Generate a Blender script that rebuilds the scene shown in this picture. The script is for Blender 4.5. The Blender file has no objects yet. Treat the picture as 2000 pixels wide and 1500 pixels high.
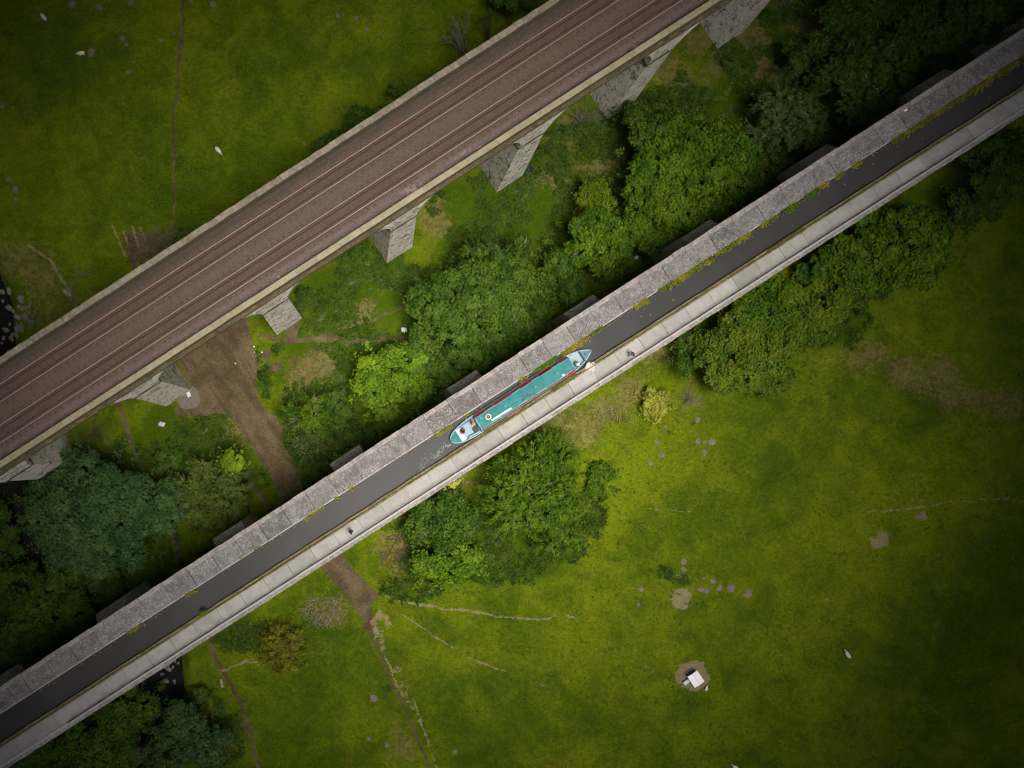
import bpy, bmesh, math, random
import numpy as np
from mathutils import Vector, Matrix

random.seed(7)
R = math.radians
SC = bpy.context.scene
COL = SC.collection

# ------------------------------------------------------------------ camera model
F_PX, CX, CY, CAM_H = 1780.0, 715.0, 850.0, 117.0      # drone looking straight down


def P(px, py, z=0.0):
    """photo pixel (2000 x 1500) at height z -> world point"""
    k = (CAM_H - z) / F_PX
    return ((px - CX) * k, (CY - py) * k, z)


def M(px, z=0.0):
    return px * (CAM_H - z) / F_PX


# ------------------------------------------------------------------ helpers
def np_mesh(name, verts, faces, mat=None, smooth=False, tint=None):
    """fast mesh of equal-sided faces; verts (n,3), faces (m,k)"""
    verts = np.asarray(verts, np.float32)
    faces = np.asarray(faces, np.int32)
    me = bpy.data.meshes.new(name)
    me.vertices.add(len(verts))
    me.vertices.foreach_set('co', verts.ravel())
    m, k = faces.shape
    me.loops.add(m * k)
    me.loops.foreach_set('vertex_index', faces.ravel())
    me.polygons.add(m)
    me.polygons.foreach_set('loop_start', np.arange(0, m * k, k, dtype=np.int32))
    me.update(calc_edges=True)
    if smooth:
        me.polygons.foreach_set('use_smooth', np.ones(m, bool))
    if tint is not None:
        a = me.attributes.new('tint', 'FLOAT', 'FACE')
        a.data.foreach_set('value', np.asarray(tint, np.float32))
    if mat is not None:
        me.materials.append(mat)
    return me


def link(name, me, parent=None, loc=None, rot=None):
    o = bpy.data.objects.new(name, me)
    COL.objects.link(o)
    if parent is not None:
        o.parent = parent
    if loc is not None:
        o.location = loc
    if rot is not None:
        o.rotation_euler = rot
    return o


def tag(o, label, cat, group=None):
    o['label'] = label
    o['category'] = cat
    if group:
        o['group'] = group
    return o


def thing(name, label, cat, loc=(0, 0, 0), rz=0.0, group=None):
    o = bpy.data.objects.new(name, None)
    COL.objects.link(o)
    o.location = loc
    o.rotation_euler = (0, 0, rz)
    o.empty_display_size = 0.3
    return tag(o, label, cat, group)


def structure(o):
    o['kind'] = 'structure'
    return o


def stuff(o):
    o['kind'] = 'stuff'
    return o


def copy_tree(o, parent=None):
    c = o.copy()
    COL.objects.link(c)
    c.parent = parent
    for ch in list(o.children):
        copy_tree(ch, c)
    return c


class MB:
    """mesh collector built on bmesh"""

    def __init__(self):
        self.bm = bmesh.new()

    def box(self, x0, x1, y0, y1, z0, z1, mi=0):
        vs = [self.bm.verts.new(p) for p in ((x0, y0, z0), (x1, y0, z0), (x1, y1, z0), (x0, y1, z0),
                                              (x0, y0, z1), (x1, y0, z1), (x1, y1, z1), (x0, y1, z1))]
        for f in ((0, 3, 2, 1), (4, 5, 6, 7), (0, 1, 5, 4), (1, 2, 6, 5), (2, 3, 7, 6), (3, 0, 4, 7)):
            self.bm.faces.new([vs[i] for i in f]).material_index = mi
        return vs

    def loft(self, rings, cap=True, mi=0, smooth=False):
        """rings: list of equally long closed loops of points"""
        rv = [[self.bm.verts.new(p) for p in r] for r in rings]
        n = len(rv[0])
        for a, b in zip(rv[:-1], rv[1:]):
            for i in range(n):
                f = self.bm.faces.new((a[i], a[(i + 1) % n], b[(i + 1) % n], b[i]))
                f.material_index = mi
                f.smooth = smooth
        if cap:
            self.bm.faces.new(list(reversed(rv[0]))).material_index = mi
            self.bm.faces.new(rv[-1]).material_index = mi
        return rv

    def tube(self, pts, r, n=6, mi=0):
        pts = [Vector(p) for p in pts]
        rs = r if isinstance(r, (list, tuple)) else [r] * len(pts)
        rings = []
        for i, p in enumerate(pts):
            d = (pts[min(i + 1, len(pts) - 1)] - pts[max(i - 1, 0)])
            if d.length < 1e-6:
                d = Vector((0, 0, 1))
            d.normalize()
            up = Vector((0, 0, 1)) if abs(d.z) < .9 else Vector((1, 0, 0))
            a = d.cross(up).normalized()
            b = d.cross(a).normalized()
            rings.append([p + (a * math.cos(t) + b * math.sin(t)) * rs[i]
                          for t in [2 * math.pi * k / n for k in range(n)]])
        self.loft(rings, True, mi, True)

    def disc(self, c, r, z0, z1, n=16, mi=0):
        self.loft([[(c[0] + r * math.cos(2 * math.pi * k / n), c[1] + r * math.sin(2 * math.pi * k / n), z)
                    for k in range(n)] for z in (z0, z1)], True, mi)

    def strip(self, pa, pb, mi=0):
        a = [self.bm.verts.new(p) for p in pa]
        b = [self.bm.verts.new(p) for p in pb]
        for i in range(len(a) - 1):
            self.bm.faces.new((a[i], a[i + 1], b[i + 1], b[i])).material_index = mi

    def poly(self, pts, mi=0):
        self.bm.faces.new([self.bm.verts.new(p) for p in pts]).material_index = mi

    def mesh(self, name, mats, bevel=0):
        if bevel:
            es = [e for e in self.bm.edges if len(e.link_faces) == 2 and e.calc_face_angle(0) > .5]
            bmesh.ops.bevel(self.bm, geom=es, offset=bevel, segments=1, affect='EDGES', profile=.5)
        bmesh.ops.recalc_face_normals(self.bm, faces=self.bm.faces[:])
        me = bpy.data.meshes.new(name)
        self.bm.to_mesh(me)
        self.bm.free()
        for m in (mats if isinstance(mats, (list, tuple)) else [mats]):
            me.materials.append(m)
        return me

    def build(self, name, mats, parent=None, bevel=0, loc=None, rot=None):
        return link(name, self.mesh(name, mats, bevel), parent, loc, rot)


# ------------------------------------------------------------------ materials
class Mat:
    def __init__(self, name, rough=.8, spec=.3):
        self.m = bpy.data.materials.new(name)
        self.m.use_nodes = True
        self.t = self.m.node_tree
        self.b = self.t.nodes['Principled BSDF']
        self.b.inputs['Roughness'].default_value = rough
        self.b.inputs['Specular IOR Level'].default_value = spec
        self.out = self.t.nodes['Material Output']

    def n(self, typ, ins=None, **props):
        nd = self.t.nodes.new('ShaderNode' + typ)
        for k, v in props.items():
            setattr(nd, k, v)
        for k, v in (ins or {}).items():
            self.set(nd, k, v)
        return nd

    def set(self, nd, k, v):
        s = nd.inputs[k]
        if isinstance(v, bpy.types.NodeSocket):
            self.t.links.new(v, s)
        elif isinstance(v, (tuple, list)):
            s.default_value = tuple(v) + ((1,) if len(s.default_value) == 4 and len(v) == 3 else ())
        else:
            s.default_value = v

    def pos(self):
        return self.n('NewGeometry').outputs['Position']

    def obj(self):
        return self.n('TexCoord').outputs['Object']

    def noise(self, vec, scale, detail=3, rough=.55, dist=0.0):
        return self.n('TexNoise', {'Vector': vec, 'Scale': scale, 'Detail': detail, 'Roughness': rough,
                                   'Distortion': dist}).outputs['Fac']

    def voro(self, vec, scale, feature='F1', out='Distance', rnd=1.0):
        nd = self.n('TexVoronoi', {'Vector': vec, 'Scale': scale, 'Randomness': rnd}, feature=feature)
        return nd.outputs[out]

    def attr(self, name, out='Fac'):
        return self.n('Attribute', attribute_name=name).outputs[out]

    def math(self, op, a, b=0.0, c=None, clamp=False):
        nd = self.n('Math', operation=op, use_clamp=clamp)
        self.set(nd, 0, a)
        self.set(nd, 1, b)
        if c is not None:
            self.set(nd, 2, c)
        return nd.outputs[0]

    def step(self, v, lo, hi):
        return self.n('MapRange', {'Value': v, 'From Min': lo, 'From Max': hi}, interpolation_type='SMOOTHSTEP').outputs[0]

    def mix(self, f, a, b, blend='MIX'):
        nd = self.n('Mix', data_type='RGBA', blend_type=blend)
        self.set(nd, 0, f)
        self.set(nd, 6, a)
        self.set(nd, 7, b)
        return nd.outputs[2]

    def gain(self, col, v):
        """multiply a colour by a value"""
        nd = self.n('VectorMath', operation='SCALE')
        self.set(nd, 0, col)
        self.set(nd, 'Scale', v)
        return nd.outputs[0]

    def scale(self, vec, s):
        nd = self.n('Mapping')
        self.set(nd, 'Vector', vec)
        nd.inputs['Scale'].default_value = s
        return nd.outputs[0]

    def color(self, c):
        self.set(self.b, 'Base Color', c)
        return self

    def bump(self, h, dist=.05, strength=.6):
        self.t.links.new(self.n('Bump', {'Height': h, 'Distance': dist, 'Strength': strength}).outputs[0],
                         self.b.inputs['Normal'])
        return self


def plain(name, col, rough=.6, spec=.3, var=.18, scale=6.0, metal=0.0):
    """paint-like material with slight dirt variation"""
    k = Mat(name, rough, spec)
    v = k.noise(k.obj(), scale, 5, .65)
    g = k.n('MapRange', {'Value': v, 'From Min': .3, 'From Max': .7, 'To Min': 1 - var, 'To Max': 1 + var}).outputs[0]
    rgb = k.n('RGB')
    rgb.outputs[0].default_value = tuple(col) + (1,)
    k.color(k.gain(rgb.outputs[0], g))
    k.b.inputs['Metallic'].default_value = metal
    return k.m


def leaf_mat(name, dark, light, trans=.22, rough=.55, hue=.4):
    trans *= .6
    k = Mat(name, rough, .07)
    t = k.attr('tint')
    nz = k.noise(k.pos(), .55, 3)
    f = k.math('ADD', k.math('MULTIPLY', t, .75), k.math('MULTIPLY', k.step(nz, .35, .65), .3), clamp=True)
    c = k.mix(f, dark, light)
    warm = k.n('VectorMath', {0: c, 1: (1.45, 1.08, .75)}, operation='MULTIPLY').outputs[0]
    c = k.mix(k.math('MULTIPLY', k.step(k.noise(k.pos(), .23, 3), .45, .68), hue), c, warm)
    k.color(c)
    tr = k.n('BsdfTranslucent', {'Color': c})
    mx = k.n('MixShader', {'Fac': trans})
    k.t.links.new(k.b.outputs[0], mx.inputs[1])
    k.t.links.new(tr.outputs[0], mx.inputs[2])
    k.t.links.new(mx.outputs[0], k.out.inputs['Surface'])
    return k.m


def make_ground():
    k = Mat('meadow_ground', 1.0, .0)
    p = k.pos()
    n1 = k.noise(p, .045, 4, .6)
    n2 = k.noise(p, .30, 4, .6, .6)
    n3 = k.noise(p, 1.7, 4, .65)
    n4 = k.noise(p, 4.2, 4, .75)
    n5 = k.noise(p, .14, 5, .7, 1.0)
    f = k.math('ADD', k.math('MULTIPLY', n1, 1.25), k.math('ADD', k.math('MULTIPLY', n2, .8), k.math('MULTIPLY', n3, .5)))
    f = k.step(f, .98, 1.58)
    g = k.mix(f, G_DEEP, G_LIGHT)
    g = k.mix(k.math('MULTIPLY', k.step(n5, .56, .76), .45), g, G_OLIVE)
    g = k.mix(k.math('MULTIPLY', k.step(n3, .62, .78), .22), g, (.018, .042, .003))
    g = k.gain(g, k.n('MapRange', {'Value': n4, 'From Min': .25, 'From Max': .75, 'To Min': .68, 'To Max': 1.32}).outputs[0])
    a = k.n('Attribute', attribute_name='mask')
    s = k.n('SeparateColor', {'Color': a.outputs['Color']})
    a2 = k.n('Attribute', attribute_name='mask_more')
    s2 = k.n('SeparateColor', {'Color': a2.outputs['Color']})
    br = k.math('ADD', k.math('MULTIPLY', k.math('SUBTRACT', n3, .5), .75), k.math('MULTIPLY', k.math('SUBTRACT', n4, .5), .55))
    brd = k.math('ADD', br, k.math('MULTIPLY', k.math('SUBTRACT', n2, .5), .8))
    # lush weeds
    lush = k.step(k.math('ADD', s.outputs[2], brd), .45, .62)
    g = k.mix(k.math('MULTIPLY', lush, .85), g, k.gain(k.mix(n3, (.014, .036, .002), (.048, .088, .005)), k.math('ADD', n4, .5)))
    # dry straw
    dry = k.step(k.math('ADD', s.outputs[1], brd), .42, .68)
    dc = k.mix(k.step(n3, .35, .65), (.105, .072, .030), (.22, .160, .075))
    dc = k.gain(dc, k.math('ADD', n4, .5))
    g = k.mix(k.math('MULTIPLY', dry, .5), g, dc)
    # bare soil
    dirt = k.step(k.math('ADD', s.outputs[0], br), .44, .58)
    mp = k.n('Mapping')
    k.set(mp, 'Vector', p)
    mp.inputs['Rotation'].default_value = (0, 0, math.radians(56))
    rut = k.noise(k.scale(mp.outputs[0], (.10, .9, 1)), 1.0, 5, .65, .3)
    d = k.mix(k.step(n2, .35, .65), SOIL_A, SOIL_B)
    d = k.mix(k.math('MULTIPLY', k.step(n5, .5, .7), .5), d, SOIL_C)
    d = k.mix(k.math('MULTIPLY', k.step(rut, .50, .66), .55), d, (.058, .042, .026))
    d = k.mix(k.math('MULTIPLY', k.step(rut, .46, .34), .5), d, (.155, .120, .074))
    d = k.gain(d, k.n('MapRange', {'Value': n4, 'From Min': .25, 'From Max': .75, 'To Min': .6, 'To Max': 1.4}).outputs[0])
    g = k.mix(dirt, g, d)
    # pale worn lines
    pale = k.step(k.math('ADD', s2.outputs[1], br), .46, .58)
    g = k.mix(k.math('MULTIPLY', pale, .72), g, k.gain(k.mix(n3, (.19, .14, .085), (.30, .23, .15)), k.math('ADD', n4, .45)))
    # river bed
    bed = k.step(k.math('ADD', s2.outputs[0], br), .4, .6)
    g = k.mix(bed, g, k.mix(k.step(k.voro(p, 1.6), .1, .6), (.07, .065, .06), (.018, .018, .017)))
    k.color(g)
    k.bump(k.math('ADD', n3, k.math('MULTIPLY', n4, .5)), .12, .8)
    return k.m


G_DEEP, G_LIGHT, G_OLIVE = (.038, .070, .004), (.120, .158, .006), (.148, .122, .009)
SOIL_A, SOIL_B, SOIL_C = (.074, .053, .029), (.124, .092, .051), (.048, .034, .021)


def stone_material(name, base, light, dark, stain, joint=(.05, .045, .04), sc=1.0, lime=.5, axis_swap=True, rough=.9):
    """coursed masonry with lime wash-out and dark streaks (object space, follows wall orientation)"""
    k = Mat(name, rough, .2)
    o = k.obj()
    sep = k.n('SeparateXYZ', {0: o})
    nrm = k.n('TexCoord').outputs['Normal']
    ns = k.n('SeparateXYZ', {0: nrm})
    side = k.step(k.math('ABSOLUTE', ns.outputs[0]), .6, .8)
    hx = k.n('Mix', data_type='FLOAT')
    k.set(hx, 0, side)
    k.set(hx, 2, sep.outputs[0])
    k.set(hx, 3, sep.outputs[1])
    vec = k.n('CombineXYZ', {0: hx.outputs[0], 1: sep.outputs[2], 2: 0.0}).outputs[0]
    warp = k.noise(o, .8, 2)
    br = k.n('TexBrick', {'Vector': vec, 'Color1': base, 'Color2': light, 'Mortar': joint, 'Scale': sc,
                          'Mortar Size': .045, 'Mortar Smooth': .4, 'Bias': -.1, 'Brick Width': 1.05, 'Row Height': .52})
    br.offset = .5
    c = br.outputs[0]
    n1 = k.noise(o, .85, 6, .72, 1.0)
    blot = k.noise(k.scale(o, (1, 1, .6)), .75, 5, .7, 1.2)
    st = k.n('CombineXYZ', {0: k.math('MULTIPLY', hx.outputs[0], 2.4), 1: k.math('MULTIPLY', sep.outputs[2], .35), 2: 0.0}).outputs[0]
    streak = k.noise(st, 1.0, 5, .75)
    n3 = k.noise(o, 5, 4, .7)
    c = k.mix(k.math('MULTIPLY', k.step(k.math('ADD', n1, k.math('MULTIPLY', n3, .3)), .54, .64), lime), c, stain)
    c = k.mix(k.math('MULTIPLY', k.step(streak, .56, .68), .85), c, dark)
    c = k.mix(k.math('MULTIPLY', k.step(blot, .57, .66), .8), c, dark)
    c = k.gain(c, k.math('ADD', k.math('MULTIPLY', n3, 1.0), .5))
    k.color(c)
    k.bump(k.math('ADD', k.math('MULTIPLY', br.outputs['Fac'], -1.2), k.math('MULTIPLY', n3, .9)), .12, .9)
    return k.m


def lichen_material(name, base, dark, spot, amount=.5, sc=1.0, tintamt=.35, warm=(.20, .17, .07), moss=.25):
    k = Mat(name, .9, .2)
    o = k.obj()
    n1 = k.noise(o, .9 * sc, 5, .65, .5)
    n2 = k.noise(o, 3.2 * sc, 5, .75)
    n3 = k.noise(o, 11 * sc, 3, .7)
    t = k.attr('tint')
    c = k.mix(k.step(n2, .3, .7), dark, base)
    c = k.gain(c, k.math('ADD', k.math('MULTIPLY', t, tintamt), 1 - tintamt / 2))
    v = k.voro(o, 6.5 * sc, rnd=1.0)
    fl = k.math('MULTIPLY', k.step(k.math('ADD', v, k.math('MULTIPLY', n3, .5)), .52, .30), k.step(n2, .40, .60))
    fine = k.step(k.noise(o, 17 * sc, 2, .6), .56, .66)
    fl = k.math('MAXIMUM', fl, k.math('MULTIPLY', fine, k.step(n1, .38, .6)))
    c = k.mix(k.math('MULTIPLY', fl, amount), c, spot)
    c = k.mix(k.math('MULTIPLY', k.step(n1, .56, .75), moss), c, warm)
    k.color(c)
    k.bump(k.math('ADD', n2, n3), .03, .6)
    return k.m


def concrete_material():
    k = Mat('towpath_concrete', .9, .2)
    o = k.obj()
    t = k.attr('tint')
    n1 = k.noise(o, .7, 5, .65, .4)
    n2 = k.noise(k.scale(o, (9, 1.2, 1)), 1.0, 4, .7)
    n3 = k.noise(o, 9, 4, .7)
    c = k.mix(k.step(n1, .3, .7), (.225, .219, .20), (.288, .28, .259))
    c = k.gain(c, k.math('ADD', k.math('MULTIPLY', t, .22), .89))
    c = k.gain(c, k.math('ADD', k.math('MULTIPLY', n2, .4), .8))
    c = k.mix(k.math('MULTIPLY', k.step(n3, .58, .72), .4), c, (.17, .155, .12))
    k.color(c)
    k.bump(k.math('ADD', n2, n3), .015, .5)
    return k.m


def ballast_material():
    k = Mat('ballast_stone', .95, .15)
    o = k.obj()
    y = k.n('SeparateXYZ', {0: o}).outputs[1]
    st = k.scale(o, (.35, 1.3, 1))
    n1 = k.noise(st, .8, 5, .7)
    n2 = k.noise(o, 2.6, 5, .75)
    v = k.n('TexVoronoi', {'Vector': o, 'Scale': 11.0})
    rnd = k.n('SeparateColor', {'Color': v.outputs['Color']}).outputs[0]
    grey = k.mix(n2, (.082, .060, .045), (.128, .097, .076))
    pink = k.mix(n2, (.092, .065, .057), (.165, .124, .114))
    rust = k.mix(n2, (.062, .039, .030), (.105, .068, .053))
    jit = k.math('MULTIPLY', k.math('SUBTRACT', n1, .5), 1.4)
    yj = k.math('ADD', y, jit)
    c = k.mix(k.step(yj, -2.4, -3.2), grey, pink)
    # rusty stain under each track
    for yc in (1.915, -1.54):
        d = k.math('ABSOLUTE', k.math('SUBTRACT', yj, yc))
        c = k.mix(k.math('MULTIPLY', k.step(d, 1.5, .6), .6), c, rust)
    # darker cess by the north-west parapet
    c = k.mix(k.math('MULTIPLY', k.step(yj, 2.9, 3.6), .65), c, (.055, .046, .036))
    # bleached patches by the south-east parapet
    pt = k.math('MULTIPLY', k.step(k.noise(k.scale(o, (.16, .5, 1)), 1.0, 3, .6), .56, .68), k.step(yj, -2.9, -3.4))
    pt = k.math('MULTIPLY', pt, k.step(n2, .42, .62))
    c = k.mix(k.math('MULTIPLY', pt, .75), c, (.46, .38, .38))
    c = k.gain(c, k.n('MapRange', {'Value': rnd, 'To Min': .80, 'To Max': 1.22}).outputs[0])
    k.color(c)
    k.bump(v.outputs['Distance'], -.06, 1.0)
    return k.m


def water_material(name, col, rough, ripple):
    k = Mat(name, rough, .12)
    p = k.pos()
    n = k.noise(p, 1.3, 4, .6, .5)
    n2 = k.noise(p, .25, 3, .6)
    rgb = k.n('RGB')
    rgb.outputs[0].default_value = tuple(col) + (1,)
    k.color(k.gain(rgb.outputs[0], k.math('ADD', k.math('MULTIPLY', n2, .5), .75)))
    k.b.inputs['IOR'].default_value = 1.33
    k.bump(n, ripple, .25)
    return k.m


MT = {}
MT['ground'] = make_ground()
MT['viaduct_stone'] = stone_material('viaduct_masonry', (.30, .245, .145), (.48, .40, .24), (.06, .056, .05), (.80, .77, .68), lime=.85)
MT['aqueduct_stone'] = stone_material('aqueduct_masonry', (.28, .265, .245), (.36, .34, .32), (.13, .125, .115), (.42, .41, .39), lime=.4)
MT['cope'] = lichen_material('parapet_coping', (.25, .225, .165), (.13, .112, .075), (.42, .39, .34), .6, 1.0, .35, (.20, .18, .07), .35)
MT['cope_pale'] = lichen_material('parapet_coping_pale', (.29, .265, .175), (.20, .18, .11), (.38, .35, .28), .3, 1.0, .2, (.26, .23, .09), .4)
MT['ledge'] = lichen_material('cornice_ledge', (.10, .085, .05), (.045, .04, .022), (.25, .20, .12), .3, 1.2, .2, (.07, .06, .02), .5)
MT['parapet_wall'] = lichen_material('parapet_wall', (.15, .13, .085), (.075, .066, .042), (.27, .24, .18), .35, 1.2, .25, (.10, .09, .03), .5)
MT['slab'] = lichen_material('gritstone_slab', (.150, .142, .136), (.078, .073, .069), (.62, .59, .57), .9, 1.0, .4, (.16, .14, .09), .12)
MT['slab_edge'] = lichen_material('gritstone_coping', (.26, .24, .215), (.12, .11, .10), (.60, .57, .54), .8, 1.0, .3, (.16, .15, .09), .2)
MT['kerb'] = lichen_material('mossy_kerb', (.20, .17, .10), (.075, .062, .03), (.42, .36, .28), .45, 1.2, .3, (.16, .13, .025), .6)
MT['concrete'] = concrete_material()
MT['patch'] = plain('fresh_concrete', (.37, .36, .33), .9, .2, .12, 8)
MT['ballast'] = ballast_material()
MT['steel'] = plain('polished_rail_head', (.27, .25, .25), .5, .4, .15, 3, 0)
MT['rust'] = plain('rusty_rail', (.055, .032, .025), .85, .2, .3, 5)
MT['sleeper'] = plain('weathered_sleeper', (.085, .056, .044), .9, .15, .3, 7)
MT['chair'] = plain('rusty_rail_chair', (.13, .06, .032), .85, .2, .3, 9)
MT['canal'] = water_material('canal_water', (.040, .039, .038), .35, .0)
MT['river'] = water_material('river_water', (.012, .013, .012), .10, .06)
MT['iron'] = plain('black_iron', (.05, .045, .043), .6, .3, .2, 5)
MT['lead'] = plain('grey_trough_edge', (.30, .29, .28), .7, .3, .25, 4)
MT['bark'] = plain('bark', (.10, .082, .06), .95, .1, .35, 4)
MT['deadwood'] = plain('dead_wood', (.26, .22, .16), .95, .1, .3, 4)
MT['twig_grey'] = plain('grey_twigs', (.20, .19, .15), .95, .1, .3, 4)
MT['twig_brown'] = plain('brown_twigs', (.12, .085, .05), .95, .1, .3, 4)
MT['soil'] = plain('molehill_soil', (.160, .138, .110), .95, .1, .35, 9)
MT['rock'] = plain('river_rock', (.16, .15, .14), .9, .2, .35, 5)
MT['foam'] = plain('foam', (.24, .235, .225), .6, .3, .1, 9)
MT['dark_weed'] = plain('dark_weed', (.02, .045, .006), .9, .1, .3, 5)
SUN_E, SUN_ANG, SKY_S, EXPOSURE = 1.5, 27.0, 0.15, 1.78
SHADE_Z, SHADE_C, SHADE_A, SHADE_B = 130.0, (930, 800), 49.5, 43.5  # height, centre and gap of the unseen ring added to darken the edges

# ------------------------------------------------------------------ terrain
def vnoise(x, y, s, seed):
    """cheap smooth value noise in numpy"""
    rng = np.random.RandomState(seed)
    tab = rng.rand(256, 256)
    u, v = np.asarray(x) * s, np.asarray(y) * s
    i, j = np.floor(u).astype(int), np.floor(v).astype(int)
    fu, fv = u - i, v - j
    fu, fv = fu * fu * (3 - 2 * fu), fv * fv * (3 - 2 * fv)
    g = lambda a, b: tab[a % 256, b % 256]
    return (g(i, j) * (1 - fu) + g(i + 1, j) * fu) * (1 - fv) + (g(i, j + 1) * (1 - fu) + g(i + 1, j + 1) * fu) * fv


def gp(pts):
    return np.array([P(a, b)[:2] for a, b in pts])


def seg_dist(X, Y, pts, widths=None):
    """distance to polyline (in metres), minus interpolated half width when given"""
    best = np.full(X.shape, 1e9)
    for i in range(len(pts) - 1):
        (ax, ay), (bx, by) = pts[i], pts[i + 1]
        dx, dy = bx - ax, by - ay
        L = dx * dx + dy * dy + 1e-9
        t = np.clip(((X - ax) * dx + (Y - ay) * dy) / L, 0, 1)
        d = np.hypot(X - ax - t * dx, Y - ay - t * dy)
        if widths is not None:
            d = d - (widths[i] * (1 - t) + widths[i + 1] * t)
        best = np.minimum(best, d)
    return best


def poly_sd(X, Y, pts):
    """signed distance to polygon, negative inside"""
    n = len(pts)
    inside = np.zeros(X.shape, bool)
    for i in range(n):
        (ax, ay), (bx, by) = pts[i], pts[(i + 1) % n]
        c = ((ay > Y) != (by > Y)) & (X < (bx - ax) * (Y - ay) / (by - ay + 1e-12) + ax)
        inside ^= c
    d = seg_dist(X, Y, np.vstack([pts, pts[:1]]))
    return np.where(inside, -d, d)


RIVER = gp([(-190, 380), (-95, 480), (-38, 610), (-30, 760), (-25, 900), (15, 1020), (110, 1130), (215, 1190), (292, 1275), (300, 1360), (235, 1440), (140, 1530), (0, 1640)])
RIVER_HW = 3.3


def height(X, Y):
    X, Y = np.asarray(X, float), np.asarray(Y, float)
    d = seg_dist(X, Y, RIVER)
    t = np.clip((d - RIVER_HW + .6) / 2.6, 0, 1)
    t = t * t * (3 - 2 * t)
    far = np.clip((np.hypot(X, Y) - 130) / 400, 0, 1)
    h = (vnoise(X, Y, .07, 3) - .5) * .5 + (vnoise(X, Y, .4, 4) - .5) * .16 + (vnoise(X, Y, 1.6, 5) - .5) * .07
    h = h + far * far * 30 * vnoise(X, Y, .006, 6)
    return h * (1 - .5 * (1 - t)) - 2.0 * (1 - t)


def hz(x, y):
    return float(height(np.array([x]), np.array([y]))[0])


def G(px, py):
    x, y, _ = P(px, py)
    return (x, y, hz(x, y))


TRACK = gp([(240, 455), (300, 452), (335, 470), (478, 600), (486, 640), (496, 680), (506, 710), (502, 740), (500, 760), (510, 792),
            (544, 820), (556, 870), (580, 910), (597, 958), (640, 1040), (668, 1080), (690, 1112), (722, 1145), (745, 1165),
            (722, 1180), (735, 1230), (722, 1232), (700, 1200), (676, 1165), (645, 1130), (610, 1090), (560, 1000), (550, 976), (522, 922),
            (496, 880), (476, 846), (444, 806), (412, 808), (398, 788), (374, 756), (344, 700), (255, 520)])
PATHS = [  # (points, half widths in photo px, strength)
    ([(357, -30), (355, 60), (351, 100), (346, 150), (343, 200), (338, 240), (339, 290), (337, 340), (336, 360), (340, 390), (338, 420), (335, 450), (333, 480)], 2.6, 0),
    ([(505, 655), (545, 664), (600, 665), (640, 657), (680, 668), (740, 664), (800, 660)], 4.6, 0),
    ([(640, 657), (672, 640), (738, 622), (790, 600), (815, 580)], 2.2, 0),
    ([(676, 672), (655, 702), (620, 730), (600, 758), (585, 775)], 2.4, 0),
    ([(226, 770), (245, 830), (258, 865), (275, 910)], 5.0, 0),
    ([(335, 1040), (345, 1075), (357, 1110)], 5.0, 0),
    ([(478, 920), (500, 958), (530, 1000)], 5.0, 0),
    ([(398, 1215), (410, 1245), (422, 1290), (450, 1335), (470, 1375), (488, 1430), (505, 1510)], 4.2, 0),
    ([(430, 1310), (465, 1300), (500, 1288)], 2.2, 1),
    ([(742, 1160), (790, 1177), (880, 1190), (940, 1197), (1000, 1208), (1050, 1211), (1085, 1203)], 2.2, 1),
    ([(1108, 1204), (1125, 1206)], 1.6, 1),
    ([(765, 1190), (800, 1210), (830, 1230), (860, 1250), (888, 1268)], 1.9, 1),
    ([(910, 1282), (940, 1295), (972, 1305)], 1.8, 1),
    ([(972, 1305), (1010, 1320), (1070, 1340)], .8, 1),
    ([(712, 1220), (740, 1270), (762, 1325), (772, 1350), (790, 1380), (802, 1410), (822, 1460), (845, 1510)], 2.8, 0),
    ([(748, 1275), (765, 1310), (785, 1360)], 2.0, 1),
    ([(806, 1360), (818, 1400), (836, 1450), (858, 1510)], 1.8, 1),
    ([(1695, 1002), (1780, 994), (1850, 982), (1900, 975), (2010, 979)], 1.7, 1),
    ([(1262, 991), (1285, 994)], 1.4, 1), ([(1300, 996), (1345, 999)], 1.2, 1),
    ([(218, 440), (232, 470), (245, 500)], 2.6, 1), ([(238, 450), (250, 475)], 2.4, 1), ([(256, 440), (270, 480)], 2.6, 1), ([(270, 440), (285, 470)], 2.6, 1),
    ([(55, 480), (95, 505), (130, 560), (150, 585)], 3.2, 1),
    ([(560, 1030), (600, 1085)], 6.0, 0),
]


def ell(X, Y, px, py, rx, ry, ang=0):
    x, y, _ = P(px, py)
    c, s = math.cos(R(ang)), math.sin(R(ang))
    a, b = (X - x) * c + (Y - y) * s, -(X - x) * s + (Y - y) * c
    rx, ry = M(rx), M(ry)
    return (np.hypot(a / rx, b / ry) - 1) * min(rx, ry)


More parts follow.
